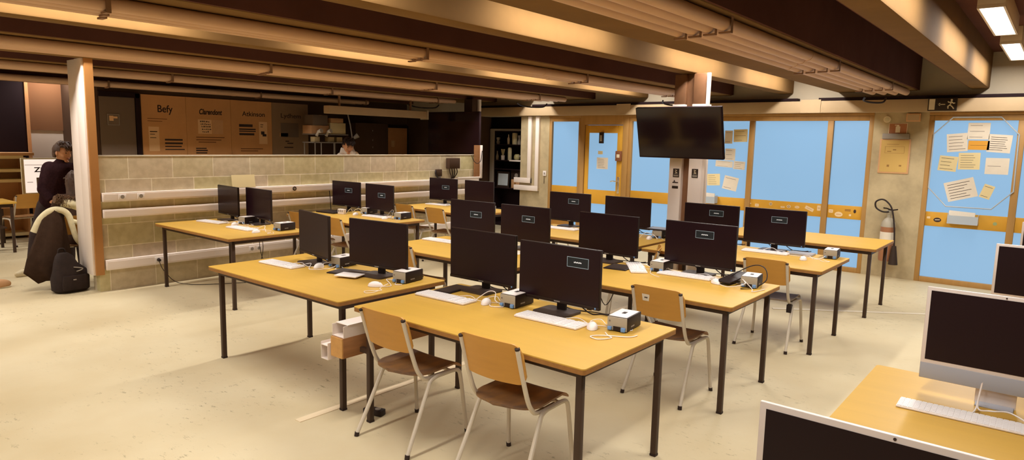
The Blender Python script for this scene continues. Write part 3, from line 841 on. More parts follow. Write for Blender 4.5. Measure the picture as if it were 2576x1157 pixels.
MB().box((0, 0, 0.035), (0.05, 0.12, 0.07), bev=0.006).build('body', M['whiteplastic'], t)
mb = MB()
for k in range(3): mb.box((-0.026, -0.035 + 0.035 * k, 0.045), (0.003, 0.02, 0.03))
mb.build('socket', M['grey'], t)
t = empty('power_adapter', (7.42, 6.52, TT), 0.3, 'white adapter box at the right end of the farthest wall table', 'adapter')
MB().box((0, 0, 0.045), (0.09, 0.14, 0.09), bev=0.006).build('body', M['whiteplastic'], t)
MB().box((-0.046, -0.02, 0.05), (0.003, 0.06, 0.03)).build('label', M['inkgrey'], t)
tag(slab('paper_sheet', 'white printed sheet on the half-hidden middle table, right seat', 'paper', 4.86, 3.93, TT, 0.20, 0.14, 0.003, 0.2, M['paper']), None)
# loose cables on the tables
def loose(lab, pts, mat, r=0.003, name='loose_cable'):
    tag(MB().tube(catmull(pts, 7), r).build(name, mat), lab, 'cable')
z = TT + 0.004
loose('white cable loop lying near the right corner of the nearest table', [(3.12, 1.88, z), (3.08, 1.84, z), (3.05, 1.80, z), (2.98, 1.84, z), (3.0, 1.90, z), (3.06, 1.86, z), (3.13, 1.74, z), (3.19, 1.72, z)], M['whiteplastic'])
loose('white cable bunch around the mouse at the left seat of nearest table', [(3.2, 2.92, z), (3.27, 2.88, TT + 0.05), (3.25, 2.80, TT + 0.06), (3.18, 2.74, TT + 0.03), (3.2, 2.70, z), (3.16, 2.66, z), (3.12, 2.72, z), (3.15, 2.76, z)], M['whiteplastic'])
loose('white cable loop around the mouse on the front left table', [(3.08, 4.74, z), (3.12, 4.68, TT + 0.02), (3.05, 4.60, z), (3.02, 4.54, z), (3.08, 4.48, z), (3.16, 4.47, z), (3.21, 4.46, TT + 0.02)], M['whiteplastic'])
loose('white cables bunched left of the computer box, front left table right seat', [(3.0, 3.66, z), (3.06, 3.62, z), (3.12, 3.70, z), (3.16, 3.78, TT + 0.015), (3.2, 3.72, z), (3.12, 3.64, z), (3.15, 3.60, z)], M['whiteplastic'])
loose('black cable arching over the right corner of the second table', [(5.0, 1.98, z), (5.08, 1.80, TT + 0.13), (5.04, 1.68, TT + 0.14), (4.98, 1.64, TT + 0.06), (4.88, 1.70, z), (4.8, 1.76, z)], M['black'], 0.004)
loose('white cable coil at the right corner of the second table', [(4.85, 1.95, z), (4.80, 1.85, z), (4.82, 1.74, TT + 0.04), (4.88, 1.78, TT + 0.06), (4.86, 1.70, z), (4.76, 1.66, z), (4.9, 1.62, z)], M['whiteplastic'])
loose('white cable running behind the keyboard of second table, right seat', [(5.06, 2.47, TT + 0.02), (5.09, 2.40, z), (5.08, 2.2, z), (5.02, 2.0, z)], M['whiteplastic'])
loose('white cable loop by the grey laptop', [(6.74, 2.30, z), (6.78, 2.20, TT + 0.04), (6.76, 2.10, z), (6.68, 1.95, z), (6.7, 1.82, z), (6.66, 1.72, z), (6.78, 1.68, TT + 0.03)], M['whiteplastic'])
loose('white cable loop beside the box near the TV column', [(6.66, 3.62, z), (6.68, 3.56, TT + 0.06), (6.68, 3.46, TT + 0.05), (6.66, 3.40, z)], M['whiteplastic'])
loose('tangle of cream cables on the middle wall table', [(5.66, 7.62, z), (5.7, 7.58, TT + 0.07), (5.72, 7.54, z), (5.68, 7.48, TT + 0.05), (5.74, 7.44, TT + 0.08), (5.76, 7.38, z), (5.72, 7.30, z)], M['cream'], 0.004)
loose('grey cables looped beside the right computer box, middle wall table', [(5.78, 6.92, z), (5.82, 6.86, TT + 0.10), (5.8, 6.80, TT + 0.09), (5.74, 6.78, z), (5.72, 6.72, z)], M['grey'], 0.004)
loose('white cables between keyboards on the wall table by the white post', [(3.95, 7.62, z), (4.02, 7.52, TT + 0.04), (3.98, 7.42, z), (4.0, 7.3, z), (3.93, 6.98, z), (3.98, 6.85, TT + 0.05), (3.94, 6.8, z)], M['whiteplastic'])
def hang(lab, pts, mat=None, r=0.004):
    tag(MB().tube(catmull(pts, 6), r).build('hanging_cable', mat or M['black']), lab, 'cable')
hang('black cables hanging below the wall table by the white post', [(4.28, 7.50, 0.70), (4.36, 7.55, 0.45), (4.34, 7.6, 0.2), (4.42, 7.75, 0.01)])
hang('second black cable below the wall table by the white post', [(4.22, 7.40, 0.70), (4.27, 7.45, 0.4), (4.40, 7.5, 0.12), (4.55, 7.62, 0.01)])
hang('black cable drooping below the second table near its left leg', [(4.28, 2.90, 0.70), (4.34, 3.0, 0.55), (4.36, 3.1, 0.60), (4.30, 3.2, 0.72)])
hang('black cable hanging at the rear left leg of second table', [(4.9, 3.1, 0.70), (4.95, 3.0, 0.4), (5.0, 2.9, 0.6), (4.98, 2.8, 0.7)])
hang('black cord trailing from a wall plug down to the floor', [(3.42, 8.27, 0.30), (3.46, 8.2, 0.16), (3.6, 8.05, 0.02), (4.1, 7.7, 0.01), (4.35, 7.62, 0.01)])
# wooden cable channel between the two front tables
t = empty('cable_box', (2.46, 3.43, 0.43), 0, 'brown wooden cable channel slung between the two front tables', 'box')
MB().bb(0.004, 1.0, -0.065, 0.055, 0.0, 0.13, bev=0.002).build('channel', M['woodbox'], t)
MB().bb(-0.004, 0.004, -0.063, 0.053, 0.002, 0.128).build('end_plate', M['woodend'], t)
MB().bb(0.13, 0.16, -0.135, -0.066, 0.02, 0.05).build('bracket', M['frame'], t)
MB().bb(0.94, 0.97, -0.135, -0.066, 0.02, 0.05).build('bracket', M['frame'], t)
t = empty('cable_duct', (2.47, 3.43, 0.5602), 0, 'white open-ended duct lying on the wooden cable channel', 'duct')
mb = MB().bb(0.0, 0.9, -0.062, -0.058, 0, 0.075).bb(0, 0.9, 0.052, 0.056, 0, 0.075).bb(0, 0.9, -0.058, 0.052, 0, 0.004)
mb.build('trough', M['white'], t)
MB().bb(0.03, 0.9, -0.064, 0.058, 0.0752, 0.080).build('lid', M['white'], t)
t = empty('cable_duct', (2.44, 3.532, 0.40), 0, 'white open-ended duct fixed left of the wooden cable channel', 'duct')
MB().bb(0, 0.14, -0.04, -0.036, 0, 0.11).bb(0, 0.14, 0.03, 0.034, 0, 0.11).bb(0, 0.14, -0.036, 0.03, 0, 0.004).build('trough', M['white'], t)
MB().bb(0.0, 0.14, -0.036, 0.03, 0.09, 0.094).build('lid', M['white'], t)
t = empty('power_socket', (2.70, 3.36, 0), 0.3, 'small black power socket on the floor beside the left leg of nearest table', 'socket')
MB().box((0, 0, 0.02), (0.06, 0.14, 0.04), bev=0.006).build('body', M['black'], t)
MB().cyl((0, -0.03, 0.04), (0, -0.03, 0.043), 0.02).build('outlet', M['grey'], t)
MB().cyl((0, 0.03, 0.04), (0, 0.03, 0.043), 0.02).build('outlet', M['grey'], t)

# ------------------------------------------------------------------ white all-in-one computers at the right
def make_imac():
    t = empty('all_in_one_computer', (0, 0, 0))
    MB().bb(0.0, 0.0115, -0.2735, 0.2735, 0.065, 0.465, bev=0.003).build('housing', M['imac'], t)
    MB().bb(-0.0012, 0.001, -0.258, 0.258, 0.150, 0.450).build('screen', M['screen'], t)
    MB().bb(-0.0014, 0.001, -0.2725, 0.2725, 0.067, 0.134, bev=0.0006).build('chin', M['chin'], t)
    MB().cyl((-0.002, 0, 0.4575), (0.001, 0, 0.4575), 0.0032, seg=12).build('camera_lens', M['inkdark'], t)
    MB().box((0.058, 0, 0.12), (0.008, 0.14, 0.26), rot=(0, 0.25, 0), bev=0.002).build('stand', M['imac'], t)
    MB().bb(-0.03, 0.125, -0.065, 0.065, 0.0, 0.007, bev=0.002).build('foot', M['chin'], t)
    return t
im0 = make_imac()
IM = [(3.30, 0.135, 0.0, 'white all-in-one computer with silver chin and white keyboard at the right edge'),
      (1.50, 0.215, 0.0, 'white all-in-one computer cut off by the bottom right edge'),
      (5.20, 0.025, 0.0, 'white-bezelled all-in-one computer standing behind the one with the keyboard'),
      (7.0, -0.03, 0.0, 'white-bezelled all-in-one computer farthest back at the right edge')]
for i, (x, y, r, l) in enumerate(IM):
    if i == 0: im0.location = (x, y, TT); im0.rotation_euler.z = r; tag(im0, l, 'computer', 'white all-in-one computers')
    else: dup(im0, (x, y, TT), r, l)
kw = empty('keyboard', (3.09, 0.235, TT), 0.02, 'thin white keyboard with square keys below the white all-in-one computer', 'keyboard')
MB().box((0, 0, 0.005), (0.115, 0.42, 0.008), bev=0.003).build('base', M['whiteplastic'], kw)
mb = MB().box((0, 0, 0.0088), (0.11, 0.41, 0.0012))
for r in range(6):
    for c in range(21): mb.box((0.046 - r * 0.0185, 0.198 - c * 0.0194, 0.0100), (0.0155, 0.0162, 0.004))
mb.build('keys', M['keys'], kw)
MB().tube(catmull([(0.058, -0.04, 0.006), (0.10, -0.05, 0.02), (0.12, -0.06, 0.12), (0.10, -0.055, 0.02), (0.06, -0.10, 0.03), (0.085, -0.16, 0.03), (0.04, -0.24, 0.01), (0.0, -0.30, 0.005)], 6), 0.003).build('cable', M['whiteplastic'], kw)
# ------------------------------------------------------------------ block wall fittings
def trunk(lab, z0, z1, plates, x0=2.86, x1=9.10):
    t = empty('cable_trunking', (x0, 8.34, z0), 0, lab, 'trunking', 'white cable trunkings on the block wall')
    L = x1 - x0; h = z1 - z0
    MB().bb(0, L, -0.055, -0.001, 0, h, bev=0.004).build('body', M['white'], t)
    MB().bb(0.01, L - 0.01, -0.058, -0.054, h * 0.18, h * 0.82).build('lid', M['white'], t)
    for x in plates:
        p = MB().bb(x - x0 - 0.04, x - x0 + 0.04, -0.064, -0.0575, h * 0.2, h * 0.8, bev=0.002).build('socket_plate', M['whiteplastic'], t)
        MB().cyl((x - x0, -0.0655, h * 0.5), (x - x0, -0.063, h * 0.5), min(0.022, h * 0.28), seg=14).build('socket', M['grey'], p)
trunk('white cable trunking along the block wall, topmost of three', 1.03, 1.13, [3.06, 3.26])
trunk('white cable trunking along the block wall, middle of three', 0.845, 0.94, [5.95])
trunk('white cable trunking along the block wall, lowest of three near the floor', 0.25, 0.365, [3.42, 3.50, 4.62, 4.72])
t = empty('plug', (3.42, 8.272, 0.31), 0, 'black plug in the lowest wall trunking near the white post', 'plug')
MB().cyl((0, 0, 0), (0, -0.035, -0.004), 0.02, 0.014).build('body', M['black'], t)
def roundel(name, lab, cat, x, y, z, r, m1, m2, wall='Y'):
    t = empty(name, (x, y, z), 0, lab, cat)
    d = (0, -0.004, 0) if wall == 'Y' else (-0.004, 0, 0)
    d2 = (0, -0.006, 0) if wall == 'Y' else (-0.006, 0, 0)
    MB().cyl((0, 0, 0), d, r, seg=20).build('disc', m1, t)
    MB().cyl(d, d2, r * 0.55, seg=16).build('centre', m2, t)
roundel('sticker', 'round dark sticker on the top wall trunking right of the white card', 'sticker', 5.28, 8.2815, 1.085, 0.03, M['inkdark'], M['brass'])
t = empty('card', (4.54, 8.28, 1.1302), 0, 'blank cream card leaning on the top trunking against the block wall', 'card')
MB().box((0, 0.02, 0.082), (0.32, 0.006, 0.165), rot=(-0.15, 0, 0)).build('sheet', M['paperyellow'], t)
t = empty('junction_box', (8.43, 8.339, 1.40), 0, 'dark grey box with dangling cables high on the block wall', 'box')
MB().bb(-0.13, 0.13, -0.09, 0, -0.09, 0.09, bev=0.006).build('body', M['darkwall'], t)
for k in range(4):
    MB().tube(catmull([(-0.09 + 0.06 * k, -0.045, -0.09), (-0.08 + 0.06 * k, -0.05, -0.16), (-0.05 + 0.035 * k, -0.05, -0.22), (-0.03 + 0.02 * k, -0.03, -0.265)], 4), 0.009).build('cable', M['frame'], t)
t = empty('junction_box', (8.09, 8.339, 1.235), 0, 'small dark socket with curled cable left of the grey wall box', 'box')
MB().bb(-0.05, 0.07, -0.05, 0, -0.055, 0.065, bev=0.006).build('body', M['darkwall'], t)
MB().tube(catmull([(-0.06, -0.03, 0.05), (-0.09, -0.05, 0.0), (-0.06, -0.06, -0.06), (0.0, -0.06, -0.08), (0.03, -0.04, -0.05)], 5), 0.012).build('cable', M['black'], t)
tag(MB().tube(catmull([(5.86, 8.29, 1.03), (5.87, 8.285, 0.9), (5.9, 8.29, 0.5), (5.92, 8.285, 0.2), (5.95, 8.25, 0.01)], 5), 0.006).build('wall_cable', M['black']), 'black cable down the block wall right of the second left monitor', 'cable')
# white frame closing the right end of the block wall
t = empty('white_frame', (9.09, 8.30, 1.12), 0, 'white frame with timber panel standing at the right end of block wall', 'frame')
MB().bb(0.04, 0.09, -0.02, 0.03, 0.0, 0.60, bev=0.003).bb(-0.55, 0.04, -0.02, 0.03, 0.0, 0.03, bev=0.003).build('frame_bar', M['white'], t)
MB().bb(-0.10, 0.04, 0.0, 0.02, 0.03, 0.60).build('panel', M['woodbox'], t)
MB().tube(catmull([(0.07, -0.03, 0.5), (0.03, -0.035, 0.33), (-0.06, -0.035, 0.27), (-0.16, -0.035, 0.32), (-0.22, -0.035, 0.42)], 5), 0.006).build('cable', M['black'], t)

# ------------------------------------------------------------------ television screens
def tv(lab, x, y, z, w, h, yaw, pole, tilt=0.0):
    t = empty('television', (x, y, z), yaw, lab, 'television')
    tl = tilt
    b = MB(); b.box((0.02, 0, 0), (0.045, w, h), bev=0.006, rot=(0, -tl, 0)); b.build('housing', M['nearblack'], t)
    MB().box((-0.0035, 0, 0.0), (0.003, w - 0.02, h - 0.02), rot=(0, -tl, 0)).build('screen', M['tvscreen'], t)
    MB().bb(0.042, pole, -0.05, 0.05, -0.1, 0.12).build('bracket', M['black'], t)
    return t
M['tvscreen'] = pmat('television_glass', (30, 16, 20), 0.12, spec=0.5)
tv('large dark television on the white column, in front of the windows', 6.92, 3.345, 1.935, 1.01, 0.575, 0.0, 0.262, 0.26)
tv('dark television above the block wall near the open cabinet', 9.35, 9.21, 1.95, 1.38, 0.785, 0.0, 0.37)
# signs on the column
for i, (y, z, w, h, l) in enumerate([(3.48, 1.48, 0.075, 0.10, 'small dark pictogram sign on the left column flange'), (3.25, 1.485, 0.075, 0.10, 'small dark pictogram sign on the right column flange'),
                                     (3.485, 1.315, 0.075, 0.030, 'tiny black label lowest on the left column flange')]):
    t = empty('sign', (7.1995, y, z), 0, l, 'sign')
    MB().bb(-0.003, 0, -w / 2, w / 2, -h / 2, h / 2).build('plate', M['signblack'], t)
    if i < 2:
        MB().bb(-0.004, -0.003, -w * 0.38, w * 0.38, -h * 0.40, -h * 0.20).build('print', M['grey'], t)
        MB().bb(-0.004, -0.003, -w * 0.3, w * .3, -h * 0.10, -h * 0.04).build('print', M['grey'], t)
        MB().tube(catmull([(-0.0035, 0.015, 0.035), (-0.0035, -0.01, 0.03), (-0.0035, 0.012, 0.015), (-0.0035, -0.015, 0.005), (-0.0035, 0.01, -0.002)], 4), 0.003, 6).build('pictogram', M['signwhite'], t)
t = empty('sticker', (7.1995, 3.485, 1.375), 0, 'small printed bell and text sticker on the left column flange', 'sticker')
MB().bb(-0.002, 0, -0.035, 0.035, -0.012, 0.0).build('print', M['inkdark'], t)
MB().prism([(-0.012, 0), (0.012, 0), (0.0, 0.024)], 0, 0.002, MX(0, 0.012, 0.002)).build('pictogram', M['inkdark'], t)

# ------------------------------------------------------------------ window wall decor
t = empty('exit_sign', (10.495, 1.345, 2.40), 0, 'dark emergency exit sign with left arrow and running figure', 'sign')
MB().bb(-0.03, 0.0, -0.16, 0.165, -0.08, 0.085, bev=0.003).build('plate', M['signblack'], t)
MB().bb(-0.033, -0.029, 0.085, 0.152, -0.068, 0.072).build('door_pictogram', M['signwhite'], t)
mb = MB().bb(-0.033, -0.029, -0.03, 0.05, -0.004, 0.006)
mb.prism([(-0.055, 0.001), (-0.028, 0.022), (-0.028, -0.020)], 0, 0.004, MX(-0.029, 0, 0)).build('arrow', M['signwhite'], t)
f = MB().cyl((-0.033, -0.098, 0.055), (-0.029, -0.098, 0.055), 0.013, seg=14)
for a, b in [((-0.10, 0.038), (-0.085, -0.005)), ((-0.085, -0.005), (-0.062, -0.022)), ((-0.062, -0.022), (-0.066, -0.055)), ((-0.085, -0.005), (-0.112, -0.03)), ((-0.112, -0.03), (-0.130, -0.058)), ((-0.10, 0.035), (-0.07, 0.025)), ((-0.07, 0.025), (-0.058, 0.04)), ((-0.10, 0.035), (-0.122, 0.012)), ((-0.122, 0.012), (-0.138, 0.02))]:
    f.cyl((-0.031, a[0], a[1]), (-0.031, b[0], b[1]), 0.0075, seg=8)
f.build('running_figure', M['signwhite'], t)
PX = WX - 0.0005
t = empty('alarm_bell', (PX, 2.005, 2.215), 0, 'round pale alarm bell high on the concrete pier', 'alarm')
MB().cyl((0, 0, 0), (-0.03, 0, 0), 0.045, seg=24).build('bell', M['signwhite'], t)
MB().cyl((-0.03, 0, 0), (-0.036, 0, 0), 0.03, seg=20).build('centre', M['cream'], t)
t = empty('alarm_box', (PX, 1.685, 2.24), 0, 'small white box under the header right of the bell', 'box')
MB().bb(-0.05, 0, -0.085, 0.085, -0.055, 0.055, bev=0.006).build('body', M['cardboard'], t)
MB().bb(-0.053, -0.049, -0.07, 0.07, -0.04, 0.04).build('cover', M['header'], t)
t = empty('extinguisher_sign', (PX, 1.865, 2.09), 0, 'square brown sign with a white extinguisher pictogram on the pier', 'sign')
MB().bb(-0.004, 0, -0.115, 0.115, -0.075, 0.075).build('plate', M['signwhite'], t)
MB().bb(-0.006, -0.004, -0.107, 0.107, -0.067, 0.067).build('panel', pmat('sign_brown', (170, 112, 74), 0.6), t)
MB().bb(-0.008, -0.006, -0.028, 0.028, -0.055, 0.03).bb(-0.008, -0.006, -0.015, 0.015, 0.03, 0.042).bb(-0.008, -0.006, -0.012, 0.04, 0.042, 0.052).build('pictogram', M['signwhite'], t)
t = empty('evacuation_plan', (PX, 1.88, 1.72), 0, 'framed cream plan sheet with grey clip bar on the concrete pier', 'notice')
MB().bb(-0.012, 0, -0.19, 0.19, -0.25, 0.225, bev=0.003).build('board', M['cardboard'], t)
MB().bb(-0.014, -0.012, -0.17, 0.17, -0.23, 0.21).build('sheet', pmat('plan_sheet', (200, 164, 92), 0.7), t)
pl = MB()
for a, b, c, d in [(-0.12, 0.12, 0.12, 0.123), (-0.12, 0.12, 0.03, 0.033), (-0.12, -0.117, 0.03, 0.12), (0.117, 0.12, 0.03, 0.12), (-0.02, 0.02, 0.07, 0.085), (0.04, 0.09, 0.05, 0.06), (-0.1, -0.07, -0.15, -0.13), (0.05, 0.08, -0.16, -0.13), (-0.05, 0.1, 0.15, 0.155)]:
    pl.bb(-0.0150, -0.0138, a, b, c, d)
pl.build('drawing', pmat('plan_lines', (150, 112, 60), 0.7), t)
MB().bb(-0.03, 0, -0.165, 0.165, 0.226, 0.30, bev=0.004).build('clip_bar', M['grey'], t)
# fire extinguisher
t = empty('fire_extinguisher', (WX - 0.12, 1.85, 0.24), 0, 'brown-red fire extinguisher with black hose hung on the concrete pier', 'extinguisher')
MB().lathe([(0.02, 0.0), (0.085, 0.012), (0.092, 0.04), (0.092, 0.49)], seg=24).build('cylinder', M['red'], t)
MB().lathe([(0.092, 0.4902), (0.085, 0.55), (0.055, 0.60), (0.03, 0.62), (0.028, 0.66)], seg=24).build('shoulder', M['silver'], t)
MB().lathe([(0.0935, 0.28), (0.0935, 0.42)], seg=24).build('label', M['paper'], t)
MB().lathe([(0.03, 0.655), (0.036, 0.665), (0.036, 0.71), (0.02, 0.73)], seg=16).build('valve', M['silver'], t)
MB().tube([(-0.02, 0.0, 0.735), (-0.05, 0.03, 0.75), (-0.09, 0.06, 0.755)], 0.009).tube([(-0.02, 0, 0.735), (-0.05, -0.05, 0.73), (-0.07, -0.11, 0.745)], 0.009).build('handle', M['black'], t)
MB().tube(catmull([(-0.03, 0.0, 0.70), (-0.05, 0.08, 0.70), (-0.06, 0.16, 0.75), (-0.06, 0.17, 0.83), (-0.06, 0.10, 0.87), (-0.06, 0.03, 0.84), (-0.07, -0.04, 0.74), (-0.09, -0.09, 0.5), (-0.09, -0.11, 0.24)], 7), 0.011).build('hose', M['black'], t)
MB().cyl((-0.09, -0.11, 0.24), (-0.09, -0.115, -0.02), 0.028, 0.06, seg=18).build('horn', M['signblack'], t)
MB().bb(0.06, 0.12, -0.04, 0.04, 0.52, 0.60).build('bracket', M['frame'], t)
# wall-mounted white ducts on the pier by the cabinet
def lduct(lab, y, zb, yl, w=0.085):
    t = empty('wall_duct', (WX - 0.001, y, zb), 0, lab, 'duct')
    MB().bb(-0.055, 0, -w / 2, w / 2, 0, 2.30 - zb, bev=0.004).build('upright', M['white'], t)
    MB().bb(-0.056, 0.0, w / 2 - w, yl - y, 0.0, w + 0.015, bev=0.004).build('foot', M['white'], t)
lduct('white L-shaped wall duct, the shorter left one on the concrete pier', 8.31, 0.98, 8.69)
lduct('white L-shaped wall duct, the longer right one on the concrete pier', 8.12, 0.83, 8.69)
t = empty('light_switch', (WX - 0.001, 7.94, 1.19), 0, 'small white switch with hanging tags on the pier edge', 'switch')
MB().bb(-0.02, 0, -0.04, 0.04, -0.05, 0.05, bev=0.004).build('plate', M['whiteplastic'], t)
MB().bb(-0.025, -0.02, -0.012, 0.012, -0.02, 0.02).build('rocker', M['grey'], t)
MB().tube([(-0.012, 0.01, -0.05), (-0.014, 0.012, -0.2)], 0.004).build('cord', M['frame'], t)
t = empty('door_alarm', (WX - 0.022, 6.265, 1.58), 0, 'brown call-point box with pale button right of the yellow door', 'alarm')
MB().bb(-0.04, 0, -0.06, 0.06, -0.09, 0.09, bev=0.006).build('body', pmat('call_point_brown', (134, 84, 54), 0.5), t)
MB().bb(-0.045, -0.039, -0.03, 0.03, -0.03, 0.03, bev=0.002).build('button', M['signwhite'], t)

# ---- papers taped to the panes
def paper(lab, y0, z0, y1, z1, mat='paper', roll=0.0, lines=5, x=WX + 0.0535, ink='inkgrey', head=True, name='paper_sheet'):
    yc, zc, w, h = (y0 + y1) / 2, (z0 + z1) / 2, abs(y0 - y1), abs(z0 - z1)
    t = empty(name, (x, yc, zc), 0, lab, 'paper')
    s = MB().prism([(-w / 2, -h / 2), (w / 2, -h / 2), (w / 2, h / 2), (-w / 2, h / 2)], 0, 0.0015, MX(0, 0, 0, roll)).build('sheet', M[mat], t)
    if lines:
        p = MB(); rnd = random.Random(int(yc * 1000) + int(zc * 77))
        for k in range(lines):
            v = h * (0.34 - 0.70 * k / max(1, lines - 1)) if lines > 1 else 0
            l = w * rnd.uniform(0.25, 0.40)
            p.prism([(-w * 0.4, v - h * 0.012), (-w * 0.4 + l * 2, v - h * 0.012), (-w * 0.4 + l * 2, v + h * 0.012), (-w * 0.4, v + h * 0.012)], 0.0014, 0.0022, MX(0, 0, 0, roll))
        p.build('print', M[ink], t)
    return t
paper('white sheet left of the topmost sheet in the octagon window', 1.28, 2.03, 1.05, 1.79, roll=0.10)
paper('topmost white sheet in the octagon window', 1.06, 2.17, 0.82, 1.955, lines=3)
o = paper('orange card with dark word under the topmost sheet', 1.04, 1.94, 0.81, 1.82, 'paperorange', lines=1, ink='inkdark')
paper('white sheet with vertical script right of the orange card', 0.83, 2.02, 0.58, 1.79, roll=-0.06, lines=7, ink='inkdark')
paper('small tan sheet with dark lines, leftmost in the octagon window', 1.35, 1.73, 1.14, 1.53, 'paperyellow', roll=-0.08, lines=4, ink='inkdark')
paper('cream drawing sheet below the orange card', 1.13, 1.78, 0.89, 1.56, 'paperyellow', roll=0.03, lines=6)
paper('blank peach sheet on the right of the octagon window', 0.83, 1.72, 0.58, 1.51, lines=1)
paper('large tilted poster sheet low in the octagon window', 1.24, 1.42, 0.90, 1.16, roll=0.30, lines=6, ink='inkdark')
paper('small tan cutting beside the large tilted poster', 0.84, 1.37, 0.72, 1.19, 'paperyellow', roll=-0.3, lines=2, ink='inkdark')
paper('pale sheet behind the front television, highest left', 4.35, 2.05, 4.22, 1.84, lines=2)
paper('peach sheet highest in the window right of the column', 4.205, 2.07, 3.98, 1.87, 'paperyellow', roll=0.03, lines=3)
paper('white sheet right below the television in column window', 4.33, 1.76, 4.16, 1.57, lines=3)
paper('wide white strip of paper below the television corner', 4.48, 1.56, 4.19, 1.46, roll=-0.05, lines=2)
paper('small grey drawing beside the wide strip of paper', 4.18, 1.56, 3.99, 1.43, roll=-0.05, lines=4, ink='inkdark')
paper('cream list with orange lines beside the column', 4.61, 1.34, 4.39, 1.15, 'paperyellow', roll=0.06, lines=5)
paper('tilted square sheet lowest in the window right of the column', 4.33, 1.31, 4.09, 1.09, roll=-0.18, lines=2)
paper('white notice with grey lines on the yellow door', 6.76, 1.54, 6.52, 1.33, lines=6, x=WX + 0.0185)
paper('small tan label above the notice on the yellow door', 6.74, 1.66, 6.64, 1.60, 'paperyellow', lines=0, x=WX + 0.0185)
# octagonal plastic hoop
t = empty('octagonal_hoop', (WX - 0.012, 0.96, 1.66), 0, 'large clear plastic octagonal hoop hung over the papers in window', 'hoop')
oc = [(0.27, 0.58), (-0.25, 0.58), (-0.45, 0.36), (-0.46, -0.36), (-0.25, -0.60), (0.25, -0.60), (0.47, -0.36), (0.47, 0.36)]
MB().tube([(0, a, b) for a, b in oc], 0.009, 8, closed=True).build('hoop', M['clear'], t)
# clear trays on the rails
def tray(lab, y, z, w=0.34):
    t = empty('paper_tray', (WX - 0.005, y, z), 0, lab, 'tray')
    mb = MB().bb(-0.09, 0.035, -w / 2, w / 2, 0, 0.004).bb(-0.094, -0.09, -w / 2, w / 2, 0, 0.11).bb(-0.09, 0.035, -w / 2, -w / 2 + 0.004, 0, 0.13).bb(-0.09, 0.035, w / 2 - 0.004, w / 2, 0, 0.13)
    mb.build('tray', M['clear'], t)
    MB().box((-0.03, 0.02, 0.085), (0.02, w * 0.86, 0.16), rot=(0.05, 0.15, 0)).build('leaflets', M['paper'], t)
tray('clear leaflet tray on the yellow rail of the octagon window', 1.0, 0.84)
tray('clear leaflet tray on the yellow rail beside the column', 4.49, 0.86, 0.18)
# stickers on the rails
STK = [(3.86, 0.90, 0.04, 0.02, 'round'), (3.75, 0.88, 0.06, 0.045, 'rect'), (3.535, 0.915, 0.05, 0.05, 'ring'), (3.35, 0.88, 0.06, 0.025, 'rect'), (3.26, 0.895, 0.06, 0.05, 'ring'), (3.135, 0.895, 0.07, 0.04, 'round'),
       (2.955, 0.885, 0.13, 0.05, 'slant'), (2.82, 0.905, 0.05, 0.08, 'rect'), (2.65, 0.875, 0.06, 0.05, 'rect'), (2.54, 0.835, 0.11, 0.075, 'round'), (2.42, 0.905, 0.08, 0.03, 'bars'), (2.325, 0.895, 0.035, 0.055, 'dark'), (2.385, 0.835, 0.03, 0.03, 'rect'),
       (1.295, 0.865, 0.09, 0.06, 'darkround'), (0.655, 0.87, 0.045, 0.045, 'green'), (1.40, 0.89, 0.04, 0.03, 'rect')]
SW = {'round': 'pale round', 'rect': 'small pale rectangular', 'ring': 'pale sticker with dark ring', 'slant': 'long slanted white', 'bars': 'sticker of two dark bars', 'dark': 'small dark drop-shaped', 'darkround': 'dark oval', 'green': 'small green round'}
names = ['first', 'second', 'third', 'fourth', 'fifth', 'sixth', 'seventh', 'eighth', 'ninth', 'tenth', 'eleventh', 'twelfth', 'thirteenth']
M['green'] = pmat('sticker_green', (150, 160, 110), 0.6); M['stk'] = pmat('sticker_pale', (232, 204, 160), 0.6)
for i, (y, z, w, h, k) in enumerate(STK):
    where = ('%s from the left on the rail right of the column' % names[i]) if i < 13 else ['left on the octagon window rail', 'right on the octagon window rail', 'far left end of the octagon window rail'][i - 13]
    a = SW[k]; a = a if 'sticker' in a else a + ' sticker'
    t = empty('sticker', (WX + 0.0345, y, z), 0, a + ', ' + where, 'sticker', 'stickers on the window rails')
    base = {'bars': None, 'dark': 'inkdark', 'darkround': 'inkdark', 'green': 'green'}.get(k, 'stk')
    if k in ('round', 'ring', 'darkround', 'green', 'dark'):
        pts = [(w / 2 * math.cos(2 * PI * q / 20), h / 2 * math.sin(2 * PI * q / 20)) for q in range(20)]
    else: pts = rrect(w, h, min(w, h) * 0.2, 3)
    if base: MB().prism(pts, 0, 0.0012, MX(0, 0, 0, -0.4 if k == 'slant' else 0)).build('decal', M[base], t)
    if k == 'ring': MB().tube([(-0.0015, w * 0.25 * math.cos(2 * PI * q / 12), h * 0.25 * math.sin(2 * PI * q / 12)) for q in range(12)], 0.003, 6, closed=True).build('print', M['inkdark'], t)
    elif k == 'bars':
        MB().bb(-0.0015, 0, -w / 2, w / 2, 0.004, 0.014).build('bar', M['woodedge'], t); MB().bb(-0.0015, 0, -w / 2, w / 2, -0.014, -0.004).build('bar', M['woodedge'], t)
    elif base == 'stk' and w > 0.045: MB().prism([(-w * .3, -h * .08), (w * .3, -h * .08), (w * .3, h * .08), (-w * .3, h * .08)], 0.001, 0.0018, MX(0, 0, 0, -0.4 if k == 'slant' else 0)).build('print', M['cardboard'], t)
    elif k == 'darkround': MB().prism([(-w * .32, -h * .1), (w * .32, -h * .02), (w * .32, h * .14), (-w * .32, h * .06)], 0.001, 0.0018, MX(0, 0, 0)).build('print', M['signwhite'], t)

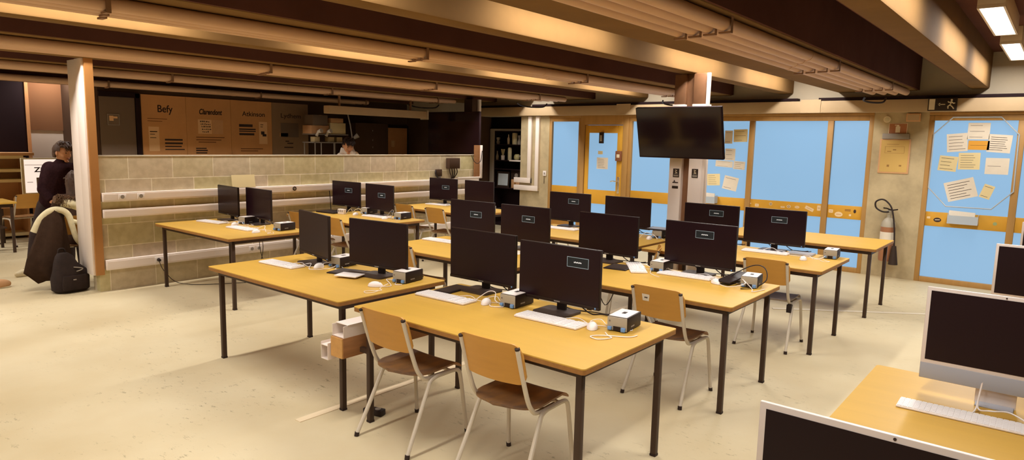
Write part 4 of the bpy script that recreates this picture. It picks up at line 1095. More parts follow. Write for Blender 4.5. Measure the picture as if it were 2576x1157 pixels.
# ------------------------------------------------------------------ open cabinet with bottles
t = empty('cabinet', (10.95, 9.20, 0), 0, 'dark open cabinet with pale frame full of bottles beside the pier', 'cabinet')
MB().bb(0.36, 0.38, -0.75, 0.40, 0, 2.02).bb(0, 0.38, 0.38, 0.40, 0, 2.02).bb(0, 0.38, -0.75, -0.73, 0, 2.02).bb(0, 0.38, -0.73, 0.38, 2.0, 2.02).bb(0, 0.38, -0.73, 0.38, 0, 0.05).build('carcass', M['nearblack'], t)
MB().bb(-0.03, 0.0, 0.33, 0.44, 0, 2.06, bev=0.004).bb(-0.03, 0, -0.75, 0.33, 2.02, 2.06).build('face_frame', M['grey'], t)
for z in (1.72, 1.385, 1.2, 0.80):
    MB().bb(0.002, 0.359, -0.729, 0.379, z, z + 0.018).build('shelf', M['nearblack'], t)
MB().bb(-0.02, 0.0, -0.45, -0.10, 1.385, 1.415).build('shelf_edge', M['white'], t)
def bottle(name, lab, cat, y, z, prof, mat, x=11.03):
    o = MB().lathe(prof, seg=18).build(name, mat, None, (x, y, z)); tag(o, lab, cat, 'things in the open cabinet'); return o
Z1, Z2, Z3 = 1.738, 1.403, 0.818
bottle('mug', 'small grey pot standing leftmost on the top cabinet shelf', 'pot', 9.50, Z1, [(0.03, 0), (0.04, 0.05), (0.025, 0.08), (0.04, 0.11), (0.042, 0.14), (0.03, 0.145)], M['grey'])
bottle('bottle', 'slim pale bottle with pointed cap on the top cabinet shelf', 'bottle', 9.21, Z1, [(0.025, 0), (0.028, 0.01), (0.028, 0.12), (0.012, 0.16), (0.008, 0.21)], M['paper'])
bottle('tin', 'tall cream tin on the top cabinet shelf', 'tin', 9.04, Z1, [(0.055, 0), (0.056, 0.005), (0.056, 0.235), (0.054, 0.24)], M['cream'])
bottle('vase', 'dim glass flask right of the tall cream tin', 'vase', 8.92, Z1, [(0.035, 0), (0.04, 0.03), (0.018, 0.12), (0.03, 0.19)], M['grey'])
bottle('bottle', 'small dark-capped bottle leftmost on the second cabinet shelf', 'bottle', 9.52, Z2, [(0.03, 0), (0.033, 0.08), (0.015, 0.13), (0.012, 0.19)], M['grey'])
c = bottle('brush_pot', 'white pot of brushes on the second cabinet shelf', 'pot', 9.36, Z2, [(0.032, 0), (0.038, 0.005), (0.042, 0.10), (0.040, 0.10)], M['whiteplastic'])
for k in range(5):
    a = k * 1.3
    MB().cyl((0.012 * math.cos(a), 0.012 * math.sin(a), 0.09), (0.035 * math.cos(a), 0.035 * math.sin(a), 0.23), 0.006, 0.009, seg=8).build('brush', M['cream'], c)
bottle('bottle', 'tall cream cylinder bottle on the second cabinet shelf', 'bottle', 9.17, Z2, [(0.04, 0), (0.044, 0.01), (0.044, 0.24), (0.03, 0.27)], M['cream'])
c = bottle('jug', 'squat olive jug with spout right on the second cabinet shelf', 'jug', 8.97, Z2 + 0.013, [(0.05, 0), (0.068, 0.03), (0.066, 0.08), (0.05, 0.11), (0.04, 0.12)], pmat('olive_glaze', (170, 158, 110), 0.4))
MB().tube([(0, -0.06, 0.07), (0, -0.10, 0.09), (0, -0.12, 0.085)], [0.02, 0.014, 0.010]).build('spout', M['grey'], c)
t = empty('picture', (11.0, 9.33, 0.818), 0, 'pale blue picture in dark frame in the lower cabinet', 'picture')
MB().box((0.02, 0, 0.17), (0.015, 0.34, 0.34), rot=(0, 0.06, 0)).build('frame', M['signblack'], t)
MB().box((0.010, 0, 0.17), (0.004, 0.27, 0.25), rot=(0, 0.06, 0)).build('print', pmat('pale_blue_print', (190, 200, 205), 0.5, var=0.08, scale=6), t)
t = empty('speaker', (11.02, 8.97, 1.0), 0, 'dark box with a round front in the lower cabinet', 'speaker')
MB().bb(0, 0.2, -0.15, 0.15, 0.006, 0.199, bev=0.006).build('body', M['signblack'], t)
MB().cyl((-0.004, 0, 0.09), (0.001, 0, 0.09), 0.045, seg=20).build('cone', M['grey'], t)
t = empty('crate', (11.02, 9.0, 0.818), 0, 'small wooden box under the dark round-fronted box', 'box')
MB().bb(0, 0.2, -0.11, 0.11, 0, 0.185, bev=0.004).build('body', M['cardboard'], t)
MB().bb(-0.003, 0, -0.02, 0.02, 0.06, 0.12).build('handle_slot', M['woodedge'], t)
# dark furniture glimpsed between block wall and cabinet
t = empty('shelf_unit', (10.3, 10.4, 0), 0, 'dark low shelf with tan board seen left of the open cabinet', 'shelf')
MB().bb(-0.3, 0.3, -0.2, 0.2, 0, 1.02).build('body', M['nearblack'], t)
MB().bb(-0.32, 0.32, -0.22, 0.22, 1.021, 1.09).build('top_board', M['browndoor'], t)

# ------------------------------------------------------------------ back room
MB_ = MB
t = empty('poster', (5.15, 11.985, 1.95), 0, 'brown type poster headed Befy, leftmost on the dark back wall', 'poster', 'type specimen posters')
def poster(t, w0, w1, mat):
    MB().bb(w0, w1, -0.005, 0.012, -0.62, 0.50).build('sheet', mat, t)
FY = -0.0058
def lines(t, rows, mat='posterline', name='text_block'):
    m = MB()
    for (x0, x1, z, h) in rows: m.bb(x0, x1, FY - 0.0006, FY + 0.002, z, z + h)
    m.build(name, M[mat], t)
def card(t, x0, x1, z0, z1, mat='posterlight'):
    return MB().bb(x0, x1, FY - 0.0004, FY + 0.002, z0, z1).build('picture_card', M[mat], t)
poster(t, -0.36, 0.375, M['poster'])
text('heading', 'Befy', 0.17, M['posterink'], t, MY(0.02, FY, 0.27), offset=0.002, width=0.25)
lines(t, [(-0.27, 0.05, 0.10, 0.01), (-0.27, -0.03, 0.06, 0.01)]); card(t, -0.26, -0.09, -0.44, -0.03)
lines(t, [(-0.24, -0.12, -0.12, 0.015), (-0.24, -0.16, -0.16, 0.01), (-0.24, -0.14, -0.22, 0.01)], 'posterink')
lines(t, [(0.0, 0.30, -0.26, 0.03), (0.0, 0.30, -0.32, 0.03), (0.0, 0.28, -0.37, 0.02), (0.0, 0.33, -0.42, 0.018)], 'inkdark')
t = empty('poster', (5.93, 11.985, 1.95), 0, 'brown type poster with slanted heading and white letter card, second from left', 'poster', 'type specimen posters')
poster(t, -0.40, 0.41, M['poster'])
text('heading', 'Clarendont', 0.13, M['posterink'], t, MY(0.03, FY, 0.255), shear=0.25, offset=0.004, width=0.42)
c = card(t, -0.20, 0.05, -0.13, 0.12)
lm = MB(); rnd = random.Random(5)
for r in range(5):
    x = -0.16 + 0.01 * r
    while x < 0.02 - 0.012 * (r == 4) * 4:
        wd = rnd.uniform(0.012, 0.03); lm.bb(x, x + wd * 0.7, FY - 0.0012, FY + 0.001, 0.075 - r * 0.045, 0.075 - r * 0.045 + rnd.uniform(0.014, 0.028)); x += wd + 0.006
lm.build('letters', M['posterink'], c)
MB().bb(0.06, 0.26, FY - 0.0003, FY + 0.002, -0.13, 0.12).bb(0.245, 0.26, FY - 0.0008, FY + 0.002, -0.13, 0.12).build('picture_card', M['cardboard'], t)
lines(t, [(-0.24, 0.28, -0.20, 0.015), (-0.24, 0.22, -0.245, 0.015), (-0.20, 0.12, -0.285, 0.015)]); lines(t, [(-0.25, -0.06, -0.40, 0.02), (-0.25, -0.04, -0.44, 0.025), (-0.25, -0.05, -0.48, 0.02)], 'inkdark')
t = empty('poster', (6.77, 11.985, 1.95), 0, 'brown type poster headed Atkinson, third from left', 'poster', 'type specimen posters')
poster(t, -0.425, 0.40, M['poster'])
text('heading', 'Atkinson', 0.125, M['posterink'], t, MY(0.03, FY, 0.255), offset=0.001, width=0.46)
card(t, 0.13, 0.30, -0.30, 0.12)
lines(t, [(0.16, 0.22, 0.06, 0.012), (0.16, 0.21, 0.02, 0.012), (0.17, 0.24, -0.12, 0.06), (0.20, 0.28, -0.155, 0.045)], 'inkdark')
lines(t, [(-0.27, 0.0, 0.015, 0.05), (-0.27, 0.06, -0.04, 0.025), (-0.27, 0.06, -0.075, 0.02), (-0.27, 0.03, -0.14, 0.04)], 'inkdark'); lines(t, [(-0.25, 0.2, -0.40, 0.015), (-0.25, 0.1, -0.44, 0.015)])
t = empty('poster', (7.58, 11.985, 1.95), 0, 'dim type poster headed Lydhem, rightmost beside the shelf', 'poster', 'type specimen posters')
poster(t, -0.405, 0.40, M['poster2'])
text('heading', 'Lydhem', 0.125, M['posterink'], t, MY(0.01, FY, 0.255), offset=0.0, width=0.44)
card(t, -0.22, 0.18, -0.16, 0.12, 'darkdoor'); card(t, -0.24, -0.06, -0.15, -0.08, 'cardboard')
lines(t, [(-0.12, -0.04, -0.25, 0.02), (-0.08, 0.05, -0.29, 0.02), (-0.15, 0.05, -0.37, 0.02)], 'inkdark')
t = empty('sign', (4.35, 11.965, 2.015), 0, 'small framed sign with pale block on the grey door', 'sign')
MB().bb(-0.09, 0.09, -0.006, 0, -0.09, 0.09).bb(-0.08, 0.08, -0.0065, -0.005, -0.08, 0.08).build('plate', M['darkdoor'], t)
fr = MB().bb(-0.09, 0.09, -0.009, -0.006, 0.08, 0.09).bb(-0.09, 0.09, -0.009, -0.006, -0.09, -0.08).bb(-0.09, -0.08, -0.009, -0.006, -0.08, 0.08).bb(0.08, 0.09, -0.009, -0.006, -0.08, 0.08)
fr.build('border', M['grey'], t)
MB().bb(-0.06, 0.0, -0.010, -0.006, -0.02, 0.06).bb(0.0, 0.06, -0.010, -0.006, 0.02, 0.05).build('symbol', M['posterlight'], t)
# wire shelf with boxes and lamps
t = empty('shelving', (8.05, 11.5, 0), 0, 'open wire shelving stacked with boxes right of the posters', 'shelf')
MB().bb(-0.40, 0.42, -0.19, 0.19, 1.69, 1.71).bb(-0.40, 0.42, -0.19, 0.19, 1.85, 1.87).build('shelf', M['grey'], t)
for x, y in ((-0.36, -0.18), (-0.22, -0.18), (0.08, -0.18), (0.29, -0.18), (-0.36, 0.18), (0.36, 0.18)):
    MB().cyl((x, y, 0), (x, y, 1.69), 0.012, seg=10).build('post', M['grey'], t)
def bx(lab, x, z, w, h, d, mat, rz=0.0, cat='box', name='box', y=11.48):
    t = empty(name, (x, y, z), rz, lab, cat)
    MB().bb(-w / 2, w / 2, -d / 2, d / 2, 0.001, h, bev=0.004).build('body', M[mat], t)
    MB().bb(-w * 0.08, w * 0.08, -d / 2 - 0.001, d / 2 + 0.001, h - 0.003, h + 0.001).build('tape', M['cardboard'], t)
    return t
bx('large pale carton on the wire shelving, right side', 8.24, 1.871, 0.36, 0.22, 0.3, 'boxlight')
bx('brown carton on the wire shelving, left side', 7.82, 1.871, 0.40, 0.16, 0.3, 'cardboard')
bx('dark grey carton stacked on the brown carton', 7.83, 2.033, 0.34, 0.20, 0.28, 'darkdoor', 0.05)
bx('brown carton stacked on the pale carton', 8.22, 2.093, 0.30, 0.09, 0.28, 'cardboard', 0.03)
bx('small olive box left on the lower wire shelf', 7.80, 1.711, 0.12, 0.10, 0.14, 'boxlight')
bx('small cream box in the middle of the lower wire shelf', 8.14, 1.711, 0.13, 0.10, 0.14, 'boxlight')
bx('small cream box right on the lower wire shelf', 8.33, 1.711, 0.13, 0.10, 0.14, 'boxlight')
for x, l in ((7.76, 'white clip lamp hanging left in front of the brown carton'), (7.98, 'white clip lamp hanging right in front of the brown carton')):
    t = empty('clip_lamp', (x, 11.28, 1.93), 0, l, 'lamp')
    MB().cyl((0, 0.03, -0.02), (0.02, -0.05, 0.0), 0.03, 0.045, seg=16).build('shade', M['paper'], t)
    MB().cyl((0, 0.03, -0.02), (-0.04, 0.03, -0.10), 0.02, 0.03, seg=12).build('base', M['paper'], t)
t = empty('floor_lamp', (8.50, 11.20, 0), 0, 'slim metal lamp stand leaning by the wire shelving', 'lamp')
MB().tube([(0, 0, 0.02), (0.0, 0, 1.7), (-0.06, 0, 2.05), (-0.13, 0, 2.3)], 0.012).build('pole', M['grey'], t)
MB().cyl((0, 0, 0), (0, 0, 0.02), 0.14, seg=24).build('base', M['grey'], t)
MB().cyl((0.02, 0, 1.80), (0.09, -0.05, 1.86), 0.03, 0.05, seg=14).build('lamp_head', M['grey'], t)
t = empty('tall_cabinet', (9.2, 11.7, 0), 0, 'dark tall cabinet between the shelving and the brown door', 'cabinet')
MB().bb(-0.42, 0.45, -0.22, 0.28, 0, 2.12, bev=0.004).build('carcass', M['darkwall'], t)
for z in (1.6, 1.75, 1.95): MB().bb(0.02, 0.03, -0.226, -0.22, z, z + 0.03).build('hinge', M['grey'], t)
t = empty('ventilation_duct', (7.1, 9.6, 2.20), 0, 'long pale duct hung above the back room', 'duct')
MB().bb(-0.35, 1.85, -0.08, 0.08, 0.0, 0.13, bev=0.006).build('duct', M['header'], t)
MB().bb(1.85, 1.88, -0.10, 0.10, -0.02, 0.15).build('end_flange', M['plaster'], t)
MB().bb(-0.1, -0.08, -0.02, 0.02, 0.13, 0.398).build('hanger', M['bracket'], t); MB().bb(1.5, 1.52, -0.02, 0.02, 0.13, 0.398).build('hanger', M['bracket'], t)
# far left end: bookcase, lit screen, table, chair
t = empty('bookcase', (3.05, 13.72, 0), 0, 'pale bookcase with dark gaps at the far left edge', 'bookcase')
mb = MB().bb(-0.5, -0.47, -0.2, 0.2, 0, 1.36).bb(0.45, 0.48, -0.2, 0.2, 0, 1.36).bb(-0.5, 0.48, 0.18, 0.2, 0, 1.36)
mb.build('carcass', M['cardboard'], t)
for z in (0.05, 0.55, 0.95, 1.12, 1.34): MB().bb(-0.468, 0.448, -0.2, 0.18, z, z + 0.05).build('shelf', M['paperyellow'], t)
MB().bb(-0.5, 0.6, -0.21, 0.2, 1.392, 1.44).build('top_board', M['cardboard'], t)
t = empty('display_screen', (3.52, 13.2, 0.60), 0, 'bright white screen reading Zis behind the standing person', 'screen')
MB().bb(-0.15, 0.46, -0.02, 0.02, 0.16, 0.76, bev=0.006).build('housing', M['cream'], t)
MB().bb(-0.11, 0.44, -0.023, -0.019, 0.19, 0.74).build('display', M['screenlit'], t)
text('heading', 'Zis', 0.11, M['posterink'], t, MY(0.11, -0.0245, 0.565), offset=0.003, width=0.17)
MB().bb(0.05, 0.13, -0.0242, -0.022, 0.25, 0.44).build('picture', M['grey'], t)
MB().bb(-0.1, 0.40, -0.0238, -0.022, 0.645, 0.652).build('menu_line', M['grey'], t)
MB().bb(-0.08, 0.0, -0.0238, -0.022, 0.36, 0.368).build('text_line', M['grey'], t)
MB().box((0.15, 0.06, 0.09), (0.3, 0.2, 0.18)).build('stand', M['cream'], t)
t = empty('side_table', (3.4, 13.2, -0.12), 0, 'low pale table carrying the bright screen', 'table')
MB().bb(-0.4, 0.55, -0.12, 0.3, 0.68, 0.72, bev=0.004).build('tabletop', M['cardboard'], t)
for x in (-0.37, 0.49):
    for y in (-0.1, 0.24): MB().bb(x, x + 0.04, y, y + 0.04, 0.12, 0.68).build('leg', M['frame'], t)
t = empty('table', (2.05, 11.95, 0), 0, 'yellow-topped table with dark legs cut off by the left edge', 'table', 'classroom tables')
MB().bb(0, 0.92, 0, 0.72, 0.73, 0.76, bev=0.004).build('tabletop', M['wood'], t)
MB().bb(0.04, 0.88, 0.03, 0.06, 0.68, 0.729).bb(0.04, 0.88, 0.66, 0.69, 0.68, 0.729).bb(0.04, 0.07, 0.06, 0.66, 0.68, 0.729).bb(0.85, 0.88, 0.06, 0.66, 0.68, 0.729).build('frame', M['frame'], t)
for x in (0.04, 0.845):
    for y in (0.03, 0.655): MB().bb(x, x + 0.035, y, y + 0.035, 0, 0.69).build('leg', M['frame'], t)
MB().bb(0.1, 0.8, 0.1, 0.62, 0.36, 0.38).bb(0.1, 0.12, 0.1, 0.62, 0.38, 0.72).build('under_shelf', M['frame'], t)
dup(ch0, (3.25, 12.80, 0), 1.75, 'wooden chair with yellow backrest behind the standing person, far left')
dup(ch0, (2.84, 9.25, 0), 1.65, 'wooden chair hung with a coat and cream sweater beside white post')

# ------------------------------------------------------------------ people
def caps(mb, p, r1, q, r2):
    p = Vector(p); q = Vector(q)
    if (q - p).length > 1e-4: mb.cyl(p, q, r1, r2, seg=18)
    mb.sph(p, (r1,) * 3, 18, 12); mb.sph(q, (r2,) * 3, 18, 12)
def limb_mesh(J, E, add, ax):
    # tapered limbs; torso joints carry (half width, half depth) and are spread along the shoulder axis
    mb = MB(); ax = Vector(ax).normalized()
    for a, c in E:
        (p, r), (q, s) = J[a], J[c]
        p = Vector(p); q = Vector(q)
        ra, rb = (r if isinstance(r, tuple) else (r, r)); sa, sb = (s if isinstance(s, tuple) else (s, s))
        if ra != rb and sa != sb:
            for k in (-1, -0.5, 0, 0.5, 1):
                caps(mb, p + ax * (ra - rb) * k, rb + add, q + ax * (sa - sb) * k, sb + add)
        else:
            caps(mb, p, min(ra, rb) + add, q, min(sa, sb) + add)
    return tmp(mb)
def remesh(bm_parts, name, mat, parent=None, vox=0.012, smooth=6):
    bm = bmesh.new()
    for m in bm_parts: bm.from_mesh(m); bpy.data.meshes.remove(m)
    me = bpy.data.meshes.new('r'); bm.to_mesh(me); bm.free()
    o = bpy.data.objects.new('r', me); COL.objects.link(o)
    md = o.modifiers.new('r', 'REMESH'); md.mode = 'VOXEL'; md.voxel_size = vox; md.use_smooth_shade = True
    s = o.modifiers.new('s', 'SMOOTH'); s.factor = 0.5; s.iterations = smooth
    bpy.context.view_layer.update()
    dg = bpy.context.evaluated_depsgraph_get()
    m2 = bpy.data.meshes.new_from_object(o.evaluated_get(dg))
    bpy.data.objects.remove(o); bpy.data.meshes.remove(me)
    bm = bmesh.new(); bm.from_mesh(m2); bm.verts.ensure_lookup_table(); seen = set(); isl = []
    for v in bm.verts:
        if v in seen: continue
        st = [v]; seen.add(v); cur = []
        while st:
            u = st.pop(); cur.append(u)
            for e in u.link_edges:
                w = e.other_vert(u)
                if w not in seen: seen.add(w); st.append(w)
        isl.append(cur)
    big = max(isl, key=len)
    bmesh.ops.delete(bm, geom=[v for c in isl if c is not big for v in c], context='VERTS')
    bm.to_mesh(m2); bm.free()
    m2.materials.clear(); m2.materials.append(mat)
    for p in m2.polygons: p.use_smooth = True
    o = bpy.data.objects.new(name, m2); COL.objects.link(o)
    if parent: o.parent = parent
    return o
def tmp(mb):
    me = bpy.data.meshes.new('t'); mb.bm.to_mesh(me); mb.bm.free(); return me
def head_mesh(c, yaw, tilt=0.0):
    # face looks along local +X
    c = Vector(c)
    R = Matrix.Translation(c) @ Matrix.Rotation(yaw, 4, 'Z') @ Matrix.Rotation(tilt, 4, 'Y')
    mb = MB()
    def f(v):
        if v.z < -0.1:
            k = 1 - 0.34 * (-v.z - 0.1); v.y *= k
            if v.x < 0: v.x *= 1 - 0.45 * (-v.z)
        if v.x > 0.75: v.x = 0.75 + (v.x - 0.75) * 0.6
        return v
    mb.sph((0.0, 0, 0), (0.098, 0.076, 0.118), 28, 20, f)
    mb.sph((0.082, 0, -0.018), (0.024, 0.014, 0.026), 10, 8)       # nose
    mb.sph((0.078, 0, 0.004), (0.014, 0.009, 0.03), 8, 6)
    mb.sph((0.060, 0, -0.098), (0.026, 0.03, 0.018), 10, 8)        # chin
    for s in (-1, 1):
        mb.sph((0.070, 0.032 * s, 0.026), (0.018, 0.026, 0.010), 8, 6)   # brow
        mb.sph((0.055, 0.044 * s, -0.03), (0.026, 0.018, 0.022), 8, 6)   # cheek
        mb.sph((-0.004, 0.077 * s, -0.006), (0.018, 0.010, 0.030), 10, 8)  # ear
    R = R @ Matrix.Scale(1.07, 4)
    me = tmp(mb); me.transform(R)
    return me, R
def face_bits(R, parent):
    for s in (-1, 1):
        o = MB().sph((0.079, 0.031 * s, 0.008), (0.007, 0.013, 0.006), 10, 8).build('eye', M['eye'], parent); o.matrix_local = R
        o = MB().box((0.087, 0.032 * s, 0.032), (0.008, 0.03, 0.006), rot=(0.12 * s, 0, 0)).build('eyebrow', M['hair'], parent); o.matrix_local = R
    o = MB().sph((0.082, 0, -0.058), (0.010, 0.024, 0.007), 10, 8).build('mouth', M['lip'], parent); o.matrix_local = R
def hair_mesh(R, mat, parent, seed=1, fringe=0.3, size=1.12, back=-0.06):
    rnd = random.Random(seed); mb = MB()
    def f(v):
        n = noise.noise(Vector((v.x * 3 + seed, v.y * 3, v.z * 3))) * 0.14 + noise.noise(Vector((v.x * 9, v.y * 9 + seed, v.z * 9))) * 0.08
        v *= size + n
        return v
    t = bmesh.new(); bmesh.ops.create_uvsphere(t, u_segments=36, v_segments=24, radius=1.0)
    dele = [v for v in t.verts if (v.co.z < 0.42 - 0.0 and v.co.x > 0.35) or (v.co.z < 0.05 and v.co.x > -0.15) or v.co.z < -0.5]
    bmesh.ops.delete(t, geom=dele, context='VERTS')
    for v in t.verts: v.co = f(v.co.copy())
    bmesh.ops.solidify(t, geom=list(t.faces), thickness=0.12)
    bmesh.ops.scale(t, vec=Vector((0.100, 0.080, 0.120)), verts=t.verts)
    bmesh.ops.translate(t, vec=Vector((-0.004, 0, 0.006)), verts=t.verts)
    bmesh.ops.recalc_face_normals(t, faces=t.faces)
    mb._merge(t)
    for k in range(46):
        a = rnd.uniform(-PI, PI); el = rnd.uniform(0.35, 1.35)
        d = Vector((math.cos(a) * math.cos(el) * 0.105, math.sin(a) * math.cos(el) * 0.084, math.sin(el) * 0.128))
        tg = Vector((0.03 + rnd.uniform(-.01, .02), rnd.uniform(-0.03, 0.03), rnd.uniform(-0.02, 0.008)))
        mb.tube([d * 1.0, d * 1.10 + tg * 0.5, d * 1.02 + tg], [0.012, 0.010, 0.003], 6)
    for k in range(9):
        y = -0.055 + 0.0137 * k
        mb.tube([(0.06, y, 0.095), (0.088, y * 1.05, 0.075), (0.094, y * 1.05 + 0.006, 0.050 - 0.012 * (k % 2))], [0.013, 0.012, 0.004], 6)
    o = mb.build('hair', mat, parent); o.matrix_local = R
    return o
def hand_mesh(base, d, up, side, s=1.0):
    # palm, four unequal bent fingers and a thumb leaving the side of the palm
    base = Vector(base); d = Vector(d).normalized(); up = Vector(up); sd = d.cross(up).normalized() * side
    up = (up - d * up.dot(d)).normalized()
    mb = MB()
    for o in (-0.026, -0.009, 0.009, 0.026):
        caps(mb, base + d * 0.005 + sd * o * 0.6 * s, 0.014 * s, base + d * 0.08 * s + sd * o * s, 0.0125 * s)
    for o, L in ((-0.031, 0.072), (-0.0105, 0.084), (0.0105, 0.078), (0.031, 0.058)):
        b = base + d * 0.082 * s + sd * o * s
        p1 = b + (d * 0.45 - up * 0.08 + sd * o * 2.0) * L * s; p2 = p1 + (d * 0.30 - up * 0.20 + sd * o * 0.8) * L * s; p3 = p2 + (d * 0.16 - up * 0.24) * L * s
        caps(mb, b, 0.0092 * s, p1, 0.0086 * s); caps(mb, p1, 0.0086 * s, p2, 0.0078 * s); caps(mb, p2, 0.0078 * s, p3, 0.0066 * s)
    b = base + d * 0.02 * s - sd * 0.022 * s; t1 = b + (d * 0.7 - sd * 0.9 - up * 0.2) * 0.036 * s; t2 = t1 + (d * 1.0 - sd * 0.35 - up * 0.3) * 0.030 * s
    caps(mb, b, 0.014 * s, t1, 0.0105 * s); caps(mb, t1, 0.0105 * s, t2, 0.0085 * s)
    return tmp(mb)
def figure(name, lab, loc, J, headc, yaw, tilt, hands, top, legs, hairm, seed, topmat, shoes=True, face=True):
    t = empty(name, loc, 0, lab, 'person')
    J = dict(J)
    ax = Vector(J['shR'][0]) - Vector(J['shL'][0]); ax.z = 0
    E = [('pel', 'sp'), ('sp', 'ch'), ('ch', 'nk'), ('nk', 'hd')]
    for s in 'LR':
        E += [('ch', 'sh' + s), ('sh' + s, 'el' + s), ('el' + s, 'wr' + s), ('pel', 'hp' + s), ('hp' + s, 'kn' + s), ('kn' + s, 'an' + s), ('an' + s, 'to' + s)]
    parts = [limb_mesh(J, E, 0.0, ax)]
    hm, R = head_mesh(headc, yaw, tilt); parts.append(hm)
    for s, d, up, side in hands: parts.append(hand_mesh(J['wr' + s][0], d, up, side))
    remesh(parts, 'body', M['skin'], t, 0.005, 5)
    if face: face_bits(R, t)
    hair_mesh(R, hairm, t, seed)
    K = {k: v for k, v in J.items()}
    for s in 'LR':
        p, r = J['wr' + s]; e = Vector(J['el' + s][0]); K['wr' + s] = (tuple(Vector(p) + (e - Vector(p)) * 0.15), r)
    nk = Vector(J['nk'][0]); K['nk'] = (tuple(nk - Vector((0, 0, 0.015))), 0.062)
    Et = [('pel', 'sp'), ('sp', 'ch'), ('ch', 'nk')] + [e for s in 'LR' for e in (('ch', 'sh' + s), ('sh' + s, 'el' + s), ('el' + s, 'wr' + s))]
    remesh([limb_mesh(K, Et, 0.022, ax)], top, topmat, t, 0.010, 8)
    El = [e for s in 'LR' for e in (('pel', 'hp' + s), ('hp' + s, 'kn' + s), ('kn' + s, 'an' + s))]
    K = dict(J); K['pel'] = (J['pel'][0], (J['pel'][1][0] - 0.01, J['pel'][1][1] - 0.01))
    remesh([limb_mesh(K, El, 0.018, ax)], 'trousers', legs, t, 0.011, 8)
    if shoes:
        for s in 'LR':
            a = Vector(J['an' + s][0]); b = Vector(J['to' + s][0]); d = (b - a); d.z = 0; d.normalize()
            rz = math.atan2(d.y, d.x); c = a + d * 0.07
            def f(v):
                v.z = max(v.z, -0.55)
                if v.x > 0.2: v.z = min(v.z, 0.75 - 0.6 * (v.x - 0.2))
                return v
            MB().sph((c.x, c.y, 0.036), (0.145, 0.052, 0.065), 18, 12, f, (0, 0, rz)).build('shoe', M['shoe'], t)
    return t
# standing person leaning on a chair back, looking to the right
loc = (2.91, 10.0, 0)
J = {'pel': ((-0.02, 0.02, 0.90), (0.15, 0.12)), 'sp': ((0.0, 0.0, 1.10), (0.14, 0.11)), 'ch': ((0.06, -0.02, 1.28), (0.165, 0.12)), 'nk': ((0.07, -0.03, 1.40), 0.055), 'hd': ((0.085, -0.035, 1.47), 0.05),
     'shL': ((-0.02, 0.10, 1.33), 0.07), 'elL': ((-0.12, 0.03, 1.07), 0.055), 'wrL': ((-0.09, -0.14, 0.93), 0.034),
     'shR': ((0.20, -0.12, 1.32), 0.07), 'elR': ((0.30, -0.20, 1.07), 0.052), 'wrR': ((0.16, -0.32, 0.96), 0.034),
     'hpL': ((-0.10, 0.06, 0.86), 0.085), 'knL': ((-0.24, 0.02, 0.48), 0.06), 'anL': ((-0.33, -0.02, 0.09), 0.036), 'toL': ((-0.47, -0.08, 0.04), 0.02),
     'hpR': ((0.08, 0.0, 0.86), 0.085), 'knR': ((0.10, -0.04, 0.48), 0.06), 'anR': ((0.12, 0.02, 0.09), 0.036), 'toR': ((0.06, -0.12, 0.04), 0.02)}
P1 = figure('person', 'person in dark sweater standing bent over a chair, looking right', loc, J, (0.09, -0.04, 1.535), -1.05, 0.12, [('L', (0.6, -0.7, -0.3), (0, 0, 1), 1), ('R', (-0.4, -0.7, -0.35), (0, 0, 1), -1)], 'sweater', M['trousers'], M['hair'], 3, M['sweater'])
# seated person seen from behind, mostly hidden by the white post
loc = (2.94, 9.24, 0)
J = {'pel': ((0.0, 0.02, 0.54), (0.16, 0.12)), 'sp': ((0.0, 0.05, 0.74), (0.14, 0.11)), 'ch': ((0.0, 0.10, 0.93), (0.16, 0.12)), 'nk': ((0.0, 0.13, 1.05), 0.055), 'hd': ((0.0, 0.16, 1.11), 0.05),
     'shL': ((-0.17, 0.11, 0.97), 0.065), 'elL': ((-0.20, 0.28, 0.78), 0.048), 'wrL': ((-0.12, 0.48, 0.78), 0.032),
     'shR': ((0.17, 0.11, 0.97), 0.065), 'elR': ((0.20, 0.28, 0.78), 0.048), 'wrR': ((0.12, 0.48, 0.78), 0.032),
     'hpL': ((-0.10, 0.05, 0.53), 0.085), 'knL': ((-0.13, 0.45, 0.50), 0.06), 'anL': ((-0.13, 0.44, 0.09), 0.036), 'toL': ((-0.14, 0.58, 0.04), 0.02),
     'hpR': ((0.10, 0.05, 0.53), 0.085), 'knR': ((0.13, 0.45, 0.50), 0.06), 'anR': ((0.13, 0.44, 0.09), 0.036), 'toR': ((0.14, 0.58, 0.04), 0.02)}
P2 = figure('person', 'seated person in dark jacket seen from behind, half hidden by the white post', loc, J, (0.0, 0.175, 1.18), 1.35, 0.25, [('L', (0.2, 1, 0), (0, 0, 1), 1), ('R', (-0.2, 1, 0), (0, 0, 1), -1)], 'jacket', M['trousers'], M['hair'], 9, M['coat'])
def hair_ring(a, b, z, cy, seed):
    return [(a * (1 + 0.05 * math.sin(9 * 2 * PI * k / 40 + seed)) * math.cos(2 * PI * k / 40), cy + b * (1 + 0.05 * math.sin(7 * 2 * PI * k / 40 + seed)) * math.sin(2 * PI * k / 40), z) for k in range(40)]
MB().loft([hair_ring(0.02, 0.02, 1.318, 0.165, 0), hair_ring(0.065, 0.07, 1.295, 0.16, .2), hair_ring(0.090, 0.098, 1.24, 0.155, .4), hair_ring(0.098, 0.10, 1.17, 0.145, .6), hair_ring(0.10, 0.088, 1.10, 0.125, .8), hair_ring(0.115, 0.07, 1.02, 0.09, 1.0), hair_ring(0.12, 0.055, 0.95, 0.05, 1.2), hair_ring(0.08, 0.03, 0.89, 0.03, 1.4)]).build('long_hair', M['hair'], P2)
